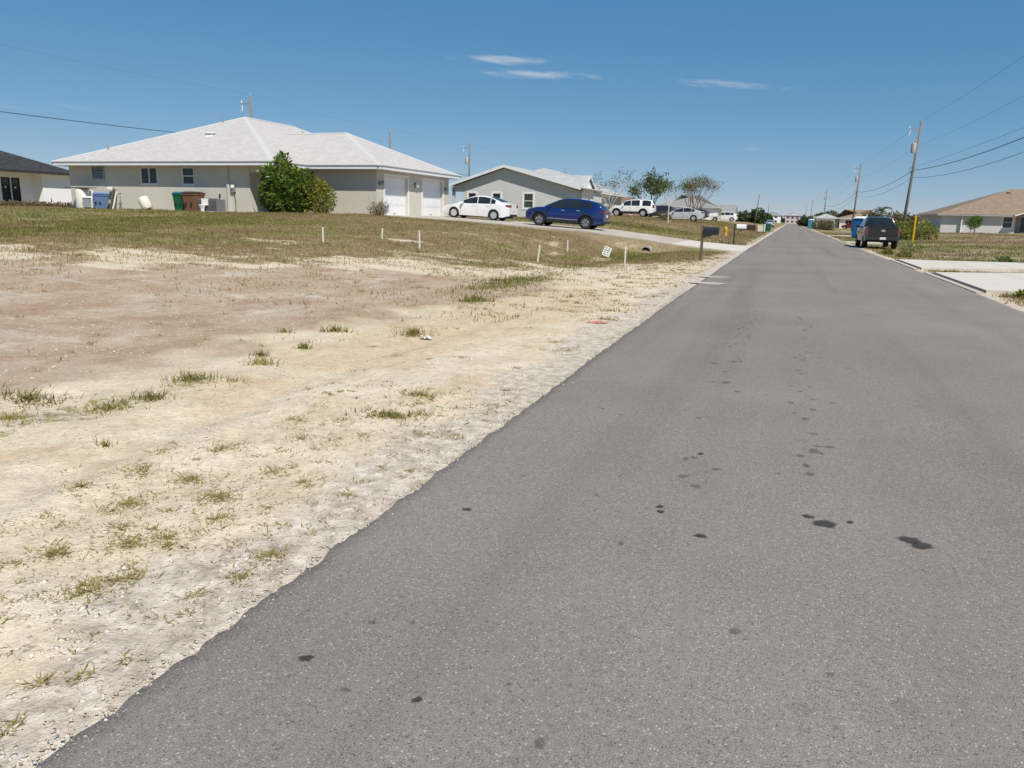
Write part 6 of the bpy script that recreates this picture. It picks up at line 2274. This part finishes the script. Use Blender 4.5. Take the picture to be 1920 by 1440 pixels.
# far tree belts that read as one mass
def far_mass(name, label, spots, mm, n, ls):
    Q, T_ = [], []
    for (x, y, z, rx_, ry_, rz_) in spots:
        k = n
        u = nrng.normal(0, 1, (k, 3))
        u /= np.linalg.norm(u, axis=1, keepdims=True)
        rr_ = nrng.random(k) ** .3 * (1 + .3 * (fbm(u[:, 0] * 2.5 + x, u[:, 2] * 2.5 + u[:, 1], 7, 3) - .5))
        Q.append(u * rr_[:, None] * np.array([rx_, ry_, rz_]) + np.array([x, y, z]))
        T_.append(.4 + nrng.normal(0, .25, k) + .2 * u[:, 2])
    Q, T_ = np.concatenate(Q), np.concatenate(T_)
    V_, F_, T2 = leaf_cloud(Q, ls, T_, .7)
    return tag(np_mesh(name, V_, F_, mm, tint=T2), label, 'trees', kind='stuff')


far_mass('far_wood', 'dense dark green trees left of the road in the distance', [(-13 + rng.uniform(-1, 1) - k * 1.7, 262 + rng.uniform(-6, 10), 1.7, 3.2, 3.5, 2.1 + rng.random() * .6) for k in range(4)] +
         [(-9.5, 250, 2.4, 2.6, 3.2, 2.9), (-7.4, 268, 1.6, 2.0, 3, 2.2)], m_leaf_far, 900, .8)
far_mass('far_wood', 'dark trees right of the road in the distance', [(10.5, 290, 2.2, 3.2, 4, 2.6), (13, 300, 2.6, 4, 4, 3.0), (7.0, 300, 1.2, 2.4, 3, 1.9), (5.2, 330, 1.2, 2.6, 4, 2.0)], m_leaf_far, 900, .8)
far_mass('far_wood', 'olive brown scrub and trees behind the small palms', [(17 + k * 2.6 + rng.uniform(-.5, .5), 196 + rng.uniform(-4, 6), 1.6, 2.6, 2.5, 2.2 + .7 * rng.random()) for k in range(6)], m_leaf_dry, 600, .6)
far_mass('far_wood', 'low tree line along the horizon', [(-20 + 16 * k + rng.uniform(-4, 4) - 80, 860 + rng.uniform(-30, 60), 1.5, 14, 10, 5 + rng.random() * 2) for k in range(16)], m_leaf_far, 420, 3.0)
far_mass('hedge_scrub', 'brown scrub at the foot of the white house wall', [(-55.0 + rng.uniform(-.3, .3), 40 + k * .55, 1.45, .4, .5, .28) for k in range(18)], m_leaf_brown, 170, .16)
far_mass('hedge_scrub', 'brushy scrub right of the road near the light blue toilet', [(7 + rng.uniform(-1, 1), 175 + k * 7, .8, 1.6, 2.4, 1.1) for k in range(5)], m_leaf_dry, 420, .4)

# ------------------------------------------------------------------ utility poles and overhead wires
m_pole = mat('pole_wood', (.20, .185, .165), .9, .2, 2, bump=.3, bscale=14)
m_wire = mat('wire_black', (.02, .02, .022), .6)
m_wiret = mat('wire_thin', (.16, .18, .20), .6)
m_can = mat('transformer_grey', (.40, .42, .43), .5, .06, 4, .4)


def pole(label, x, y, top_z, group, can=False, arm=True, lean=0.0, side=-1):
    z = G(x, y)
    t_ = thing('utility_pole', label, 'utility pole', (x, y, z), 0, group)
    h_ = top_z - z
    MB().tube([(0, 0, -.3), (lean * .5, 0, h_ * .5), (lean, 0, h_)], [.17, .145, .115], 10).build('pole', m_pole, t_, smooth=True)
    if arm:
        ar = MB().box(min(0, side * 1.1) + lean, max(0, side * 1.1) + lean, -.05, .05, h_ - .75, h_ - .63).build('cross_arm', m_metal_g, t_)
        for q in (side * 1.05, ):
            shade_by_angle(MB().lathe([(.03, h_ - .63), (.07, h_ - .58), (.04, h_ - .52), (.07, h_ - .46), (.03, h_ - .38)], 10, (q + lean, 0, 0)).build('insulator', m_trim, ar), 40)
        cut = MB().tube([(side * .95 + lean, 0, h_ - .7), (side * 1.05 + lean, 0, h_ - 1.35)], .05, 6).build('fuse_cutout', m_trim, ar)
    shade_by_angle(MB().lathe([(.03, h_), (.07, h_ + .05), (.04, h_ + .11), (.06, h_ + .18), (.02, h_ + .26)], 10, (lean, 0, 0)).build('top_insulator', m_can, t_), 40)
    if can:
        cb_ = shade_by_angle(MB().lathe([(.0, h_ - 3.1), (.24, h_ - 3.08), (.26, h_ - 3.0), (.26, h_ - 2.2), (.22, h_ - 2.1), (.0, h_ - 2.06)], 16, (side * .45 + lean, 0, 0)).build('transformer', m_can, t_), 40)
        for q in (-.1, .12):
            MB().tube([(side * .45 + lean + q, 0, h_ - 2.1), (side * .45 + lean + q, 0, h_ - 1.65)], .035, 6).build('bushing', m_can, cb_)
        MB().tube([(side * .1 + lean, .1, h_ - 4.2), (side * .5 + lean, .1, h_ - 4.6), (side * .5 + lean, .1, h_ - 5.0), (side * .1 + lean, .1, h_ - 5.3)], .02, 6).build('cable_loop', m_wire, t_)
    return t_


RXp = 11.9
rp = [(12.5, 30, 11.9), (11.9, 92, 11.9), (11.0, 155, 11.9), (10.2, 274, 11.9), (9.2, 400, 11.9), (8.6, 520, 11.6)]
pole('wooden utility pole with transformer right of the pickup truck', 11.3, 92, 11.9, 'street-side utility poles', can=True, lean=.55)
pole('second wooden utility pole with transformer, beyond the blue portable toilet', 10.7, 155, 11.9, 'street-side utility poles', can=True, lean=.35)
pole('third pole of the right-hand line, near the pale house', 10.0, 274, 11.9, 'street-side utility poles', can=True, lean=.3)
pole('fourth pole of the right-hand line, far off', 8.9, 400, 11.9, 'street-side utility poles', can=False, lean=.2)
pole('fifth and farthest pole of the right-hand line', 8.4, 520, 11.6, 'street-side utility poles', can=False, lean=.2)
bp = [(-49.5, 20, 12.1), (-49.8, 63.7, 12.12), (-48.6, 89, 11.7), (-47.2, 111, 12.1), (-50, 175, 12.1)]
pole('utility pole top showing above the ridge of the white-roofed duplex', -49.8, 63.7, 12.12, 'rear utility poles', can=True, side=-1)
pole('plain pole tip rising above the garage roof', -48.6, 89, 11.5, 'rear utility poles', arm=False)
pole('utility pole with transformer above the left eave of the gable house', -47.0, 111, 12.1, 'rear utility poles', can=True, side=-1)
pole('distant utility pole over the roof of the gable house', -50.2, 175, 12.1, 'rear utility poles', can=False, side=1)
pole('slim leaning pole left of the road before the dark trees', -8.9, 216, 8.3, 'slim poles left of the road', arm=False, lean=.55)
pole('farther slim pole left of the road past the dark trees', -8.8, 324, 8.3, 'slim poles left of the road', arm=False, lean=.3)


def wire(label, pts, r_, mm, sag=.012, group=None):
    mbx = MB()
    P_ = []
    for a, b_ in zip(pts[:-1], pts[1:]):
        a, b_ = Vector(a), Vector(b_)
        L_ = (b_ - a).length
        for i in range(17):
            s_ = i / 16
            if P_ and i == 0:
                continue
            p = a.lerp(b_, s_)
            p.z -= 4 * sag * L_ * s_ * (1 - s_)
            P_.append(p)
    mbx.tube(P_, r_, 5)
    return tag(mbx.build('overhead_wire', mm), label, 'wire', group)


def at_line(poles_, dz, dx=0.0):
    return [(p[0] + dx, p[1], p[2] + dz) for p in poles_]


RP_ = [(13.6, -20, 11.9), (12.8, 38, 11.9), (11.85, 92, 11.9), (11.05, 155, 11.9), (10.3, 274, 11.9), (9.1, 400, 11.9)]
wire('topmost thin wire along the right-hand pole line', at_line(RP_, .2), .009, m_wiret, .008)
wire('second thin wire below the top of the right-hand poles', at_line(RP_, -2.3, .0), .009, m_wiret, .008)
wire('thick black cable strung along the right-hand poles', at_line(RP_[:5], -4.8, -.15), .026, m_wire, .011)
wire('lowest slack cable along the right-hand poles', at_line(RP_[:5], -5.55, -.2), .016, m_wire, .014)
wire('faint middle wire rising to the right frame edge', at_line(RP_[:3], -4.4, .1), .010, m_wiret, .004)
BP_ = [(-49.5, 12, 12.1), (-49.8, 63.7, 12.1), (-48.6, 89, 11.7), (-47.2, 111, 12.1), (-50, 175, 12.1), (-50, 240, 12.1)]
wire('thin top wire along the rear pole line over the roofs', at_line(BP_, .2), .007, m_wiret, .012)
wire('thick black cable crossing the sky left of the duplex roof', [(-49.5, 12, 7.6), (-49.8, 63.7, 8.1), (-48.6, 89, 7.7), (-47.0, 111, 7.4)], .024, m_wire, .008)
